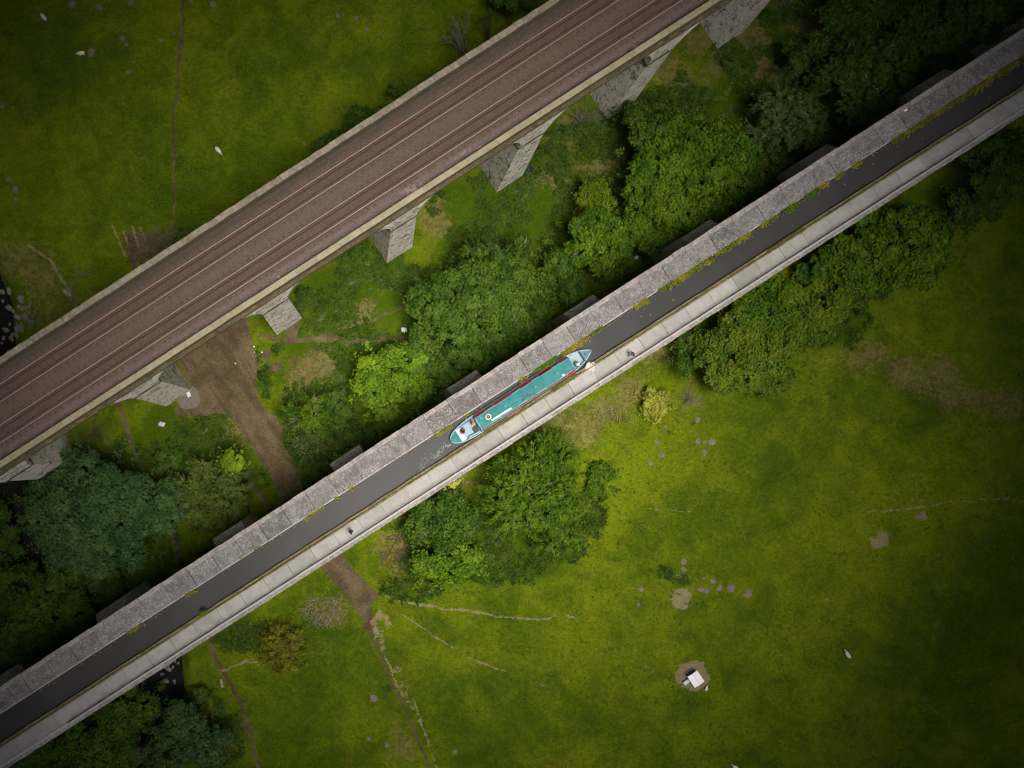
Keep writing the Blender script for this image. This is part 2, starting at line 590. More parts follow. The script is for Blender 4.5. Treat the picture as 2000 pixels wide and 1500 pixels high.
SOIL_SPOTS = [(715, 1170, 18, 12, 0), (380, 800, 40, 16, 0), (640, 660, 20, 9, 0), (570, 640, 14, 30, -10),
              (870, 790, 40, 16, 33), (1110, 640, 45, 14, 33), (540, 716, 14, 8, 20), (575, 705, 6, 10, 0), (520, 690, 12, 8, 30), (1455, 1158, 1, 1, 0), (325, 1320, 30, 14, -50)]
SOIL_PARTIAL = [(1718, 1055, 19, 20, 0), (1328, 1170, 24, 26, 0), (1614, 1158, 10, 3, 0), (1614, 1172, 9, 3, 0), (1790, 975, 14, 7, 0), (1800, 1006, 18, 9, 0)]
DRY = [(75, 535, 36, 75, 30), (278, 485, 34, 36, 0), (20, 500, 30, 40, 0), (1790, 725, 130, 42, -8), (1900, 775, 120, 36, -8), (1700, 700, 80, 26, 10),
       (1180, 800, 80, 40, 30), (1150, 850, 60, 26, 20), (1230, 740, 70, 26, 33), (600, 720, 60, 45, 35), (560, 790, 30, 60, 10), (780, 1075, 40, 48, 0),
       (640, 1195, 36, 40, 0), (1090, 350, 50, 30, 20), (850, 420, 40, 40, 0), (1100, 280, 40, 40, 0), (775, 1430, 14, 50, 25),
       (455, 850, 34, 26, 0), (1080, 830, 50, 26, 30), (930, 945, 90, 18, 33), (1140, 815, 120, 26, 33), (1290, 690, 60, 18, 33), (515, 700, 24, 40, 20), (800, 1030, 40, 14, 33), (700, 600, 60, 12, 20), (1580, 40, 60, 40, 0), (1300, 130, 50, 46, 0), (1410, 120, 44, 60, 0), (1360, 90, 60, 40, 0), (1180, 330, 50, 30, 0), (1480, 130, 60, 40, 0), (1460, 60, 50, 40, 0),
       (560, 1300, 40, 20, 0), (330, 1470, 40, 30, 0), (490, 700, 40, 20, 0)]
LUSH = [(680, 560, 110, 60, 25), (640, 800, 60, 90, 0), (560, 900, 40, 70, -25), (430, 830, 40, 60, 0), (330, 830, 60, 50, 0), (490, 930, 14, 80, -28), (1000, 420, 120, 60, 30),
        (700, 900, 90, 50, 30), (690, 480, 30, 60, 0), (900, 400, 60, 50, 20), (620, 900, 34, 50, 0), (1200, 1090, 44, 8, -10), (1310, 1122, 34, 9, -20), (1165, 985, 24, 60, 0),
        (1000, 1050, 150, 90, 0), (680, 1100, 20, 40, -30), (470, 1230, 60, 40, 0), (760, 1370, 12, 30, 0), (700, 250, 60, 26, 33), (560, 370, 60, 20, 33), (1640, 620, 60, 60, 0),
        (380, 480, 30, 40, 0), (800, 1150, 60, 22, 0), (1300, 300, 200, 130, 20), (1500, 330, 140, 120, 30), (860, 880, 60, 30, 33), (1450, 180, 110, 60, 30),
        (1700, 200, 160, 120, 30), (200, 1080, 140, 80, 0), (850, 1060, 80, 70, 0), (1060, 1110, 60, 30, 0)]


def build_ground():
    core_x = np.arange(-58, 96, .2)
    core_y = np.arange(-54, 67, .2)
    ring = np.array([3, 8, 16, 30, 55, 95, 150, 240, 380, 600, 900, 1300.])
    gx = np.concatenate([(core_x[0] - ring)[::-1], core_x, core_x[-1] + ring])
    gy = np.concatenate([(core_y[0] - ring)[::-1], core_y, core_y[-1] + ring])
    X, Y = np.meshgrid(gx, gy)
    Z = height(X, Y)
    ramp = lambda d, w: np.clip(.5 - d / (2 * w), 0, 1)
    dirt = ramp(poly_sd(X, Y, TRACK), .9)
    track = dirt.copy()
    pale = np.zeros(X.shape)
    path = np.zeros(X.shape)
    for pts, w, kind in PATHS:
        q = gp(pts)
        wob = (vnoise(X, Y, .9, 31) - .5) * .5
        d = seg_dist(X + wob, Y - wob, q) - M(w)
        v = ramp(d, .30) * .98
        path = np.maximum(path, v)
        if kind:
            pale = np.maximum(pale, v)
        else:
            dirt = np.maximum(dirt, v)
    for e in SOIL_SPOTS:
        dirt = np.maximum(dirt, ramp(ell(X, Y, *e), .6))
    for e in SOIL_PARTIAL:
        pale = np.maximum(pale, ramp(ell(X, Y, *e), .7) * .80 * (.55 + .9 * vnoise(X, Y, 1.3, 12)))
    for e in [(1352, 1317, 32, 31, 0)]:
        pale = np.maximum(pale, ramp(ell(X, Y, *e) + (vnoise(X, Y, .8, 14) - .5) * .8, .5))
    for e in [(752, 1262, 70, 12, -62), (800, 1365, 62, 8, -66), (740, 1205, 30, 12, -40)]:
        pale = np.maximum(pale, ramp(ell(X, Y, *e), 1.2) * .78 * (.45 + 1.0 * vnoise(X, Y, 1.0, 13)))
    dry = np.zeros(X.shape)
    for e in DRY:
        dry = np.maximum(dry, ramp(ell(X, Y, *e) + (vnoise(X, Y, .35, 21) - .5) * 3.2, 3.0) * .88)
    lush = np.zeros(X.shape)
    for e in LUSH:
        lush = np.maximum(lush, ramp(ell(X, Y, *e), 2.0) * .85)
    for e in [(690, 620, 250, 120, 33), (1000, 420, 300, 110, 33), (380, 880, 220, 100, 20), (620, 860, 120, 120, 33), (120, 1150, 260, 140, 33), (1500, 150, 300, 120, 33), (250, 1450, 230, 110, 0)]:
        lush = np.maximum(lush, ramp(ell(X, Y, *e), 4.0) * (.50 + .4 * vnoise(X, Y, .3, 44)))
    dr = seg_dist(X, Y, RIVER)
    bed = ramp(dr - RIVER_HW - .5, .9)
    verts = np.stack([X, Y, Z], -1).reshape(-1, 3)
    ny, nx = X.shape
    idx = np.arange(nx * ny).reshape(ny, nx)
    faces = np.stack([idx[:-1, :-1], idx[:-1, 1:], idx[1:, 1:], idx[1:, :-1]], -1).reshape(-1, 4)
    fc = lambda a: (a[:-1, :-1] + a[1:, 1:] + a[:-1, 1:] + a[1:, :-1]).reshape(-1) / 4
    is_track = fc(track) > .5
    is_path = (fc(path) > .45) & ~is_track

    def sheet(name, sel):
        f = faces[sel]
        used = np.unique(f)
        remap = np.zeros(len(verts), np.int32)
        remap[used] = np.arange(len(used))
        me = np_mesh(name, verts[used], remap[f], MT['ground'], True)
        for an, (r, g, b) in (('mask', (dirt, dry, lush)), ('mask_more', (bed, pale, pale))):
            a = me.attributes.new(an, 'FLOAT_COLOR', 'POINT')
            c = np.stack([r, g, b, np.ones(X.shape)], -1).reshape(-1, 4)[used]
            a.data.foreach_set('color', c.astype(np.float32).ravel())
        return structure(link(name, me))

    sheet('ground', ~(is_track | is_path))
    sheet('dirt_track', is_track)
    sheet('footpath', is_path)
    return X, Y, dirt, pale, dry, lush, bed, gx, gy


GX, GY, MD, MP, MDRY, ML, MBED, gxs, gys = build_ground()


def mask_at(A, x, y):
    i = np.clip(np.searchsorted(gxs, x), 0, len(gxs) - 1)
    j = np.clip(np.searchsorted(gys, y), 0, len(gys) - 1)
    return A[j, i]


def build_river():
    pts = RIVER
    a, b = [], []
    for i in range(len(pts)):
        d = pts[min(i + 1, len(pts) - 1)] - pts[max(i - 1, 0)]
        d = d / np.hypot(*d)
        n = np.array([-d[1], d[0]]) * 5.2
        a.append((*(pts[i] + n), -1.15))
        b.append((*(pts[i] - n), -1.15))
    m = MB()
    m.strip(a, b)
    structure(m.build('river', MT['river']))


build_river()

# ------------------------------------------------------------------ railway viaduct
V_ANG = R(33.0)
vdir = np.array([math.cos(V_ANG), math.sin(V_ANG)])
vnrm = np.array([-math.sin(V_ANG), math.cos(V_ANG)])     # towards the north-west
VO = vnrm * 21.6
V_SP, V_X0 = 16.85, -0.65
VX0, VX1 = -112.0, 128.0
DECK = 25.25
PIERS = [V_X0 + V_SP * k for k in range(-6, 8)]


def arch_profile(xs_piers, half_gap, rise, spring, x0, x1, n=26):
    """underside outline between piers, list of (x,z) runs per arch"""
    arches = []
    for a, b in zip(xs_piers[:-1], xs_piers[1:]):
        c = (a + b) / 2
        arches.append([(c - half_gap * math.cos(math.pi * i / n), spring + rise * math.sin(math.pi * i / n)) for i in range(n + 1)])
    return arches


def arch_wall(arches, piers, hp, y0, y1, top, spring):
    """solid spandrel block: two faces plus the soffits"""
    m = MB()
    bm = m.bm
    for run in arches:
        for (xa, za), (xb, zb) in zip(run[:-1], run[1:]):
            for y, fl in ((y0, 0), (y1, 1)):
                q = [(xa, y, za), (xb, y, zb), (xb, y, top), (xa, y, top)]
                m.poly(q if not fl else q[::-1])
            m.poly([(xa, y0, za), (xa, y1, za), (xb, y1, zb), (xb, y0, zb)])
    for p in piers:
        for y in (y0, y1):
            m.poly([(p - hp, y, spring), (p + hp, y, spring), (p + hp, y, top), (p - hp, y, top)])
    return m


def segments_tint(me, cell):
    """random tint per block along x"""
    n = len(me.polygons)
    c = np.zeros(n * 3, np.float32)
    me.polygons.foreach_get('center', c)
    ids = np.floor(c.reshape(-1, 3)[:, 0] / cell).astype(int)
    rng = np.random.RandomState(5)
    tab = rng.rand(2000)
    a = me.attributes.new('tint', 'FLOAT', 'FACE')
    a.data.foreach_set('value', tab[(ids + 1000) % 2000].astype(np.float32))
    return me


def course(name, mats, parent, x0, x1, y0, y1, z0, z1, length, gap, bev=.015, jit=.01, phase=0.0):
    """a row of separate blocks forming one part"""
    m = MB()
    x = x0 + phase
    rng = random.Random(hash((y0, z1)) % 1000)
    while x < x1:
        dy, dz = rng.uniform(-jit, jit), rng.uniform(-jit, jit)
        g2 = gap * rng.uniform(.35, 1.5)
        m.box(x + g2 / 2, x + length - gap / 2, y0 + dy, y1 + dy, z0, z1 + dz)
        x += length
    me = m.mesh(name, mats, bev)
    segments_tint(me, length)
    return link(name, me, parent)


def build_viaduct():
    vd = thing('railway_viaduct', 'tall stone railway viaduct on arched piers carrying two tracks', 'viaduct', (VO[0], VO[1], 0), V_ANG)
    spring, hp = 16.75, 1.7
    ar = arch_profile(PIERS, (V_SP - 2 * hp) / 2, 6.72, spring, VX0, VX1)
    w = arch_wall(ar, PIERS, hp, -4.25, 4.25, DECK - .1, spring)
    m = MB()
    link('arch_wall', w.mesh('arch_wall', MT['viaduct_stone']), vd)
    # deck slab closing the top
    m = MB()
    m.box(PIERS[0], PIERS[-1], -4.24, 4.24, DECK - .45, DECK - .06)
    m.build('deck', MT['viaduct_stone'], vd)
    for run in ar:
        m = MB()
        c = (run[0][0] + run[-1][0]) / 2
        for ys in (-1, 1):
            inner, outer = [], []
            r = 6.725
            for i in range(27):
                t = math.pi * i / 26
                inner.append((c - r * math.cos(t), ys * 4.31, spring + r * math.sin(t)))
                outer.append((c - (r + .62) * math.cos(t), ys * 4.31, spring + (r + .62) * math.sin(t)))
            if True:
                outer = [(max(min(p[0], c + V_SP / 2 - .02), c - V_SP / 2 + .02), p[1], p[2]) for p in outer]
            m.strip(inner, outer)
            m.strip(outer, [(p[0], ys * 4.2, p[2]) for p in outer])
        m.build('arch_ring', MT['viaduct_stone'], vd)
    for p in PIERS:
        x, y = VO + vdir * p
        m = MB()
        rings = []
        for z, hx, hy in ((-2.5, 2.0, 4.60), (0, 1.96, 4.56), (4, 1.89, 4.50), (9, 1.82, 4.40), (16.4, 1.70, 4.25)):
            rings.append([(p - hx, -hy, z), (p + hx, -hy, z), (p + hx, hy, z), (p - hx, hy, z)])
        m.loft(rings)
        pr = m.build('pier', MT['viaduct_stone'], vd)
        m = MB()
        m.box(p - 1.86, p + 1.86, -4.36, 4.36, 16.4, 16.78)
        m.build('impost', MT['ledge'], pr, .03)
    # string course ledges and parapets
    for ys in (-1, 1):
        a, b = sorted((ys * 4.2, ys * 4.98))
        course('cornice', MT['ledge'], vd, VX0, VX1, a, b, DECK - .12, DECK + .32, 1.4, .012, .03)
    course('parapet', MT['parapet_wall'], vd, VX0, VX1, -4.59, -4.08, DECK - .05, DECK + 1.54, 1.25, .004, .01, .008)
    course('parapet', MT['parapet_wall'], vd, VX0, VX1, 4.0, 4.54, DECK - .05, DECK + 1.54, 1.25, .004, .01, .008)
    course('parapet_coping', MT['cope_pale'], vd, VX0, VX1, -4.63, -4.05, DECK + 1.55, DECK + 1.74, 1.25, .014, .02, .012)
    course('parapet_coping', MT['cope'], vd, VX0, VX1, 3.97, 4.57, DECK + 1.55, DECK + 1.74, .95, .03, .03, .03)
    return vd


viaduct = build_viaduct()


def v_at(x, y, z=0):
    q = VO + vdir * x + vnrm * y
    return (q[0], q[1], z)


def build_tracks():
    xs = np.arange(VX0, VX1, .35)
    ys = np.linspace(-4.12, 4.04, 26)
    X, Y = np.meshgrid(xs, ys)
    Z = .22 + (vnoise(X, Y, 2.2, 8) - .5) * .09 + (vnoise(X, Y, .6, 9) - .5) * .06
    sh = np.minimum(np.abs(Y - 1.915), np.abs(Y + 1.54))
    Z = Z - .08 * np.clip((sh - 1.3) / .7, 0, 1) - .04 * np.clip((Y - 3.0) / .6, 0, 1)
    ny, nx = X.shape
    idx = np.arange(nx * ny).reshape(ny, nx)
    f = np.stack([idx[:-1, :-1], idx[:-1, 1:], idx[1:, 1:], idx[1:, :-1]], -1).reshape(-1, 4)
    me = np_mesh('ballast', np.stack([X, Y, Z], -1).reshape(-1, 3), f, MT['ballast'], False)
    o = structure(link('ballast', me, None, (VO[0], VO[1], DECK), (0, 0, V_ANG)))

    def rail(w, h, name, mats):
        m = MB()
        prof = [(-.07, 0), (.07, 0), (.07, .015), (.012, .03), (.012, h - .04), (w / 2, h - .035), (w / 2, h), (-w / 2, h), (-w / 2, h - .035), (-.012, h - .04), (-.012, .03), (-.07, .015)]
        m.loft([[(x, y, z) for y, z in prof] for x in (VX0, VX1)], False)
        me = m.mesh(name, mats)
        if len(mats) > 1:
            for p in me.polygons:
                c = p.center
                if p.normal.z > .8 and c.z > h - .01:
                    p.material_index = 1
        return me

    run = rail(.075, .19, 'rail', [MT['rust'], MT['steel']])
    grd = rail(.07, .17, 'guard_rail', [MT['rust']])
    m = MB()
    m.box(-.13, .13, -1.28, 1.28, -.12, .045)
    for yy in (-.752, .752):
        m.box(-.11, .11, yy - .20, yy + .20, .03, .072, 1)
    sl = m.mesh('sleeper', [MT['sleeper'], MT['chair']])
    tz = DECK + .185
    labels = {1.915: 'north-west railway track of the viaduct, nearer the meadow with the sheep',
              -1.54: 'south-east railway track of the viaduct, nearer the canal'}
    for yc, lab in labels.items():
        l = v_at(9, yc, tz)
        t = thing('railway_track', lab, 'railway track', l, V_ANG, 'railway tracks on the viaduct')
        for yy in (-.752, .752):
            link('rail', run, t, (-9, yy, .06))
        for yy in (-.42, .42):
            link('guard_rail', grd, t, (-9, yy, .05))
        xs = [k * .72 for k in range(-50, 50)]
        for x in xs:
            link('sleeper', sl, t, (x, 0, 0))
        m = MB()
        for k in list(range(-160, -50)) + list(range(50, 160)):
            m.box(k * .72 - .13, k * .72 + .13, -1.28, 1.28, -.12, .045)
        stuff(m.build('sleepers', MT['sleeper'], t))


build_tracks()

# ------------------------------------------------------------------ canal aqueduct
A_ANG = R(32.75)
adir = np.array([math.cos(A_ANG), math.sin(A_ANG)])
anrm = np.array([-math.sin(A_ANG), math.cos(A_ANG)])
AO = -anrm * 5.4
A_SP, A_X0 = 16.25, 12.9
AX0, AX1 = -100.0, 128.0
WATER = 17.0
APIERS = [A_X0 + A_SP * k for k in range(-6, 8)]


def a_at(x, y, z=0):
    q = AO + adir * x + anrm * y
    return (q[0], q[1], z)


def a_px(px, py, z):
    """photo pixel at height z -> aqueduct local x,y"""
    w = np.array(P(px, py, z)[:2]) - AO
    return float(w @ adir), float(w @ anrm)


def build_aqueduct():
    aq = thing('aqueduct', 'long stone canal aqueduct with a narrow water channel and a concrete towpath', 'aqueduct', (AO[0], AO[1], 0), A_ANG)
    spring, hp = 8.6, 2.0
    ar = arch_profile(APIERS, (A_SP - 2 * hp) / 2, 6.12, spring, AX0, AX1)
    w = arch_wall(ar, APIERS, hp, -3.70, 3.72, 16.2, spring)
    link('arch_wall', w.mesh('arch_wall', MT['aqueduct_stone']), aq)
    m = MB()   # solid block that carries wall, channel bed and path
    m.box(APIERS[0], APIERS[-1], -3.69, -1.72, 16.0, 17.25)
    m.box(APIERS[0], APIERS[-1], -1.72, 1.66, 15.7, 15.9)
    m.box(APIERS[0], APIERS[-1], 1.66, 3.71, 16.0, 18.2)
    m.build('channel_wall', MT['aqueduct_stone'], aq)
    for p in APIERS:
        m = MB()
        # buttressed shaft whose shoulders slope back to the wall
        rings = [[(p - hx, -min(hy, 4.45), z), (p + hx, -min(hy, 4.45), z), (p + hx, hy, z), (p - hx, hy, z)]
                 for z, hx, hy in ((-3, 2.2, 5.0), (0, 2.2, 4.97), (10.4, 2.08, 4.86), (10.46, 2.08, 4.84), (11.9, 2.0, 3.90), (16.1, 1.96, 3.80))]
        m.loft(rings)
        m.build('pier', MT['aqueduct_stone'], aq)
    # broad slab-topped wall on the north-west side
    PH = (15.41 - AX0) % 3.04 - 3.04
    course('wall_slab', MT['slab'], aq, AX0, AX1, 1.55, 3.46, 18.2, 18.62, 3.04, .05, .02, .025, PH)
    course('parapet_coping', MT['slab_edge'], aq, AX0, AX1, 3.47, 3.97, 18.2, 18.86, 1.52, .03, .04, .03, PH)
    course('parapet_base', MT['aqueduct_stone'], aq, AX0, AX1, 3.715, 3.93, 16.9, 18.2, 3.04, .0, .0, .0, PH)
    # trough edge plate
    m = MB()
    m.box(AX0, AX1, 1.40, 1.545, 15.9, 17.32)
    m.build('trough_edge', MT['lead'], aq)
    # towpath
    PH2 = (12.46 - AX0) % 3.04 - 3.04
    course('kerb', MT['kerb'], aq, AX0, AX1, -1.50, -1.27, 15.9, 17.50, 1.9, .02, .03, .03)
    course('inner_kerb', MT['kerb'], aq, AX0, AX1, -1.72, -1.58, 17.2, 17.56, 2.5, .02, .02, .02)
    course('towpath', MT['concrete'], aq, AX0, AX1, -3.26, -1.73, 17.25, 17.545, 3.04, .036, .02, .006, PH2)
    course('drain', MT['lead'], aq, AX0, AX1, -3.62, -3.33, 17.15, 17.47, 3.04, .01, .01, .004, PH2)
    course('edge_coping', MT['slab_edge'], aq, AX0, AX1, -4.0, -3.63, 16.75, 17.40, 1.3, .02, .03, .03)
    m = MB()
    x, y = a_px(1153, 715, 17.55)
    pts = [(x + dx, y + dy, 17.558) for dx, dy in ((-.62, .10), (-.25, .42), (.10, .48), (.22, .25), (.55, .22), (.62, -.1), (.35, -.3), (.2, -.62), (-.1, -.72), (-.2, -.35), (-.45, -.2))]
    top = m.bm.verts
    m.loft([[(a, b, 17.545) for a, b, c in pts], pts])
    m.build('repair_patch', MT['patch'], aq)
    # canal
    n = 300
    m = MB()
    xs = np.linspace(AX0, AX1, n)
    m.strip([(v, 1.42, WATER) for v in xs], [(v, -1.28, WATER) for v in xs])
    o = m.build('canal_water', MT['canal'], None, 0, (AO[0], AO[1], 0), (0, 0, A_ANG))
    structure(o)
    # railing along the outer edge
    rl = thing('iron_railing', 'thin dark iron railing along the outer edge of the concrete towpath', 'railing', a_at(0, -3.30, 17.4), A_ANG)
    xs = np.arange(-40, 68, 3.04)
    rr = random.Random(3)
    m = MB()
    m.tube([(x, rr.uniform(-.03, .03), 1.10 + rr.uniform(-.01, .01)) for x in np.arange(-44, 74, 1.52)], .042, 5)
    m.build('top_rail', MT['iron'], rl)
    m = MB()
    m.tube([(x, 0, .55) for x in np.arange(-44, 74, 3.04)], .022, 5)
    m.build('middle_rail', MT['iron'], rl)
    pm = MB()
    pm.tube([(0, 0, -.1), (0, 0, 1.08)], .028, 6)
    pmesh = pm.mesh('post', MT['iron'])
    for x in xs:
        link('post', pmesh, rl, (float(x), 0, 0))


build_aqueduct()

# ------------------------------------------------------------------ figures grown from skeletons
def grow(name, verts, edges, radii, mat, sub=1, parent=None, root=0):
    me = bpy.data.meshes.new(name)
    me.from_pydata([tuple(v) for v in verts], edges, [])
    o = bpy.data.objects.new(name, me)
    COL.objects.link(o)
    o.modifiers.new('skin', 'SKIN').use_smooth_shade = True
    if sub:
        s = o.modifiers.new('sub', 'SUBSURF')
        s.levels = s.render_levels = sub
    for i, v in enumerate(me.skin_vertices[0].data):
        r = radii[i]
        v.radius = r if isinstance(r, (tuple, list)) else (r, r)
        v.use_root = (i == root)
    dg = bpy.context.evaluated_depsgraph_get()
    ev = o.evaluated_get(dg)
    res = bpy.data.meshes.new_from_object(ev)
    bpy.data.objects.remove(o)
    bpy.data.meshes.remove(me)
    res.name = name
    res.materials.clear()
    res.materials.append(mat)
    for p in res.polygons:
        p.use_smooth = True
    return link(name, res, parent)


STAND = dict(pelvis=(0, 0, .96), waist=(0, 0, 1.10), chest=(0, .0, 1.32), neck=(0, 0, 1.49), head=(.02, 0, 1.60), crown=(.01, 0, 1.70), nose=(.115, 0, 1.59),
             shoulder_l=(0, .19, 1.42), elbow_l=(-.02, .26, 1.14), wrist_l=(.09, .25, .91), shoulder_r=(0, -.19, 1.42), elbow_r=(-.04, -.26, 1.14), wrist_r=(.08, -.25, .90),
             hip_l=(0, .10, .92), knee_l=(.06, .10, .50), ankle_l=(-.02, .10, .09), toe_l=(.15, .11, .03),
             hip_r=(0, -.10, .92), knee_r=(.0, -.10, .50), ankle_r=(-.06, -.10, .09), toe_r=(.11, -.11, .03))
SIT = dict(STAND, pelvis=(0, 0, .52), waist=(0, 0, .66), chest=(.03, 0, .88), neck=(.05, 0, 1.05), head=(.08, 0, 1.16), crown=(.08, 0, 1.26), nose=(.18, 0, 1.14),
           shoulder_l=(.03, .19, .98), elbow_l=(.10, .25, .72), wrist_l=(.33, .16, .66), shoulder_r=(.03, -.19, .98), elbow_r=(.10, -.25, .72), wrist_r=(.33, -.16, .66),
           hip_l=(.02, .10, .50), knee_l=(.44, .13, .53), ankle_l=(.42, .13, .09), toe_l=(.60, .15, .03),
           hip_r=(.02, -.10, .50), knee_r=(.44, -.12, .53), ankle_r=(.38, -.12, .09), toe_r=(.56, -.14, .03))


def person(label, loc, rz, pose, skin, top, legs, shoes, hair, hat=None, bare_arms=True, group=None):
    t = thing('person', label, 'person', loc, rz, group)
    J = {k: Vector(v) for k, v in pose.items()}
    names = ['pelvis', 'waist', 'chest', 'neck', 'head', 'crown', 'nose', 'shoulder_l', 'elbow_l', 'wrist_l', 'shoulder_r', 'elbow_r', 'wrist_r',
             'hip_l', 'knee_l', 'ankle_l', 'toe_l', 'hip_r', 'knee_r', 'ankle_r', 'toe_r']
    ix = {n: i for i, n in enumerate(names)}
    V = [J[n] for n in names]
    rad = [(.15, .12), (.14, .11), (.16, .12), .058, (.085, .095), (.07, .075), .014, .062, .045, .030, .062, .045, .030, .09, .058, .040, .026, .09, .058, .040, .026]
    E = [(ix[a], ix[b]) for a, b in (('pelvis', 'waist'), ('waist', 'chest'), ('chest', 'neck'), ('neck', 'head'), ('head', 'crown'), ('head', 'nose'),
                                     ('chest', 'shoulder_l'), ('shoulder_l', 'elbow_l'), ('elbow_l', 'wrist_l'), ('chest', 'shoulder_r'), ('shoulder_r', 'elbow_r'), ('elbow_r', 'wrist_r'),
                                     ('pelvis', 'hip_l'), ('hip_l', 'knee_l'), ('knee_l', 'ankle_l'), ('ankle_l', 'toe_l'), ('pelvis', 'hip_r'), ('hip_r', 'knee_r'), ('knee_r', 'ankle_r'), ('ankle_r', 'toe_r'))]
    for s, sg in (('l', 1), ('r', -1)):
        w = J['wrist_' + s]
        d = (w - J['elbow_' + s]).normalized()
        side = d.cross(Vector((0, 0, 1)))
        side = side.normalized() if side.length > .1 else Vector((1, 0, 0))
        if side.x < 0:
            side = -side
        nor = d.cross(side).normalized()
        palm = w + d * .075
        V.append(palm)
        rad.append((.036, .017))
        pi = len(V) - 1
        E.append((ix['wrist_' + s], pi))
        for k, (off, L) in enumerate(((.030, .072), (.011, .082), (-.009, .076), (-.028, .060))):
            a = palm + side * off + d * .028
            V += [a, a + d * L * .55 + nor * .012, a + d * L + nor * .034]
            rad += [.0095, .0088, .0075]
            n = len(V)
            E += [(pi, n - 3), (n - 3, n - 2), (n - 2, n - 1)]
        a = w + d * .03 + side * .030
        V += [a, a + side * .030 + d * .034 + nor * .012]
        rad += [.011, .009]
        n = len(V)
        E += [(pi, n - 2), (n - 2, n - 1)]
    grow('body', V, E, rad, skin, 1, t)
    # clothing follows the same joints
    tv = ['pelvis', 'waist', 'chest', 'neck', 'shoulder_l', 'elbow_l', 'shoulder_r', 'elbow_r', 'wrist_l', 'wrist_r']
    pts = [J[n] for n in tv]
    pts[3] = J['chest'].lerp(J['neck'], .72)
    r = [(.175, .14), (.165, .135), (.185, .145), .085, .082, .064, .082, .064, .046, .046]
    ed = [(0, 1), (1, 2), (2, 3), (2, 4), (4, 5), (2, 6), (6, 7)]
    if bare_arms:
        pts[5] = J['shoulder_l'].lerp(J['elbow_l'], .62)
        pts[7] = J['shoulder_r'].lerp(J['elbow_r'], .62)
        pts, r = pts[:8], r[:8]
    else:
        pts[8] = J['elbow_l'].lerp(J['wrist_l'], .92)
        pts[9] = J['elbow_r'].lerp(J['wrist_r'], .92)
        ed += [(5, 8), (7, 9)]
    grow('top', pts, ed, r, top, 1, t)
    pts = [J['pelvis'], J['hip_l'], J['knee_l'], J['knee_l'].lerp(J['ankle_l'], .92), J['hip_r'], J['knee_r'], J['knee_r'].lerp(J['ankle_r'], .92)]
    grow('trousers', pts, [(0, 1), (1, 2), (2, 3), (0, 4), (4, 5), (5, 6)], [(.165, .13), .108, .078, .062, .108, .078, .062], legs, 1, t)
    for s in 'lr':
        a, b = J['ankle_' + s], J['toe_' + s]
        h = a + (a - b).normalized() * .06
        grow('shoe', [Vector((h.x, h.y, b.z + .015)), Vector((a.x, a.y, b.z + .03)), b], [(0, 1), (1, 2)], [.042, .05, .04], shoes, 1, t)
    hd, cr = J['head'], J['crown']
    m = MB()
    bmesh.ops.create_icosphere(m.bm, subdivisions=3, radius=1.0)
    for v in m.bm.verts:
        v.co = Vector((v.co.x * .108 - .018, v.co.y * .098, v.co.z * .10)) + hd + Vector((0, 0, .062))
    bmesh.ops.delete(m.bm, geom=[v for v in m.bm.verts if (v.co - hd).x > .065 and (v.co - hd).z < .075 or (v.co - hd).z < -.03], context='VERTS')
    m.build('hair', hair, t)
    for sg in (-1, 1):
        m = MB()
        bmesh.ops.create_icosphere(m.bm, subdivisions=1, radius=.012)
        for v in m.bm.verts:
            v.co += hd + Vector((.082, sg * .035, .022))
        m.build('eye', MT['eye'], t)
    if hat is not None:
        m = MB()
        c = hd + Vector((-.005, 0, .10))
        rings = []
        for rr, z in ((.19, -.012), (.20, -.004), (.125, .006), (.118, .05), (.085, .088), (.02, .10)):
            rings.append([c + Vector((rr * math.cos(a), rr * .95 * math.sin(a), z)) for a in [2 * math.pi * k / 18 for k in range(18)]])
        m.loft(rings, True, 0, True)
        m.build('hat', hat, t)
    return t


MT['eye'] = plain('eye', (.03, .02, .015), .3, .5, .05)
SKIN = plain('skin', (.50, .30, .22), .6, .3, .1, 6)
MT['black_cloth'] = plain('black_cloth', (.012, .012, .016), .9, .1, .3, 8)
MT['navy_cloth'] = plain('navy_cloth', (.02, .022, .045), .9, .1, .3, 8)
MT['pink_cloth'] = plain('pale_pink_cloth', (.58, .46, .46), .9, .1, .15, 8)
MT['jeans'] = plain('pale_jeans', (.32, .37, .44), .9, .1, .2, 8)
MT['white_cloth'] = plain('white_cloth', (.78, .77, .75), .85, .1, .06, 8)
MT['lilac_cloth'] = plain('lilac_cloth', (.45, .42, .52), .9, .1, .2, 8)
MT['orange_cloth'] = plain('orange_cloth', (.85, .30, .03), .8, .2, .15, 8)
MT['red_cloth'] = plain('red_cloth', (.55, .04, .02), .8, .2, .15, 8)
MT['maroon_cloth'] = plain('maroon_cloth', (.10, .025, .04), .9, .1, .2, 8)
MT['hair_brown'] = plain('brown_hair', (.05, .03, .02), .7, .3, .3, 14)
MT['hair_black'] = plain('black_hair', (.012, .010, .010), .7, .3, .3, 14)

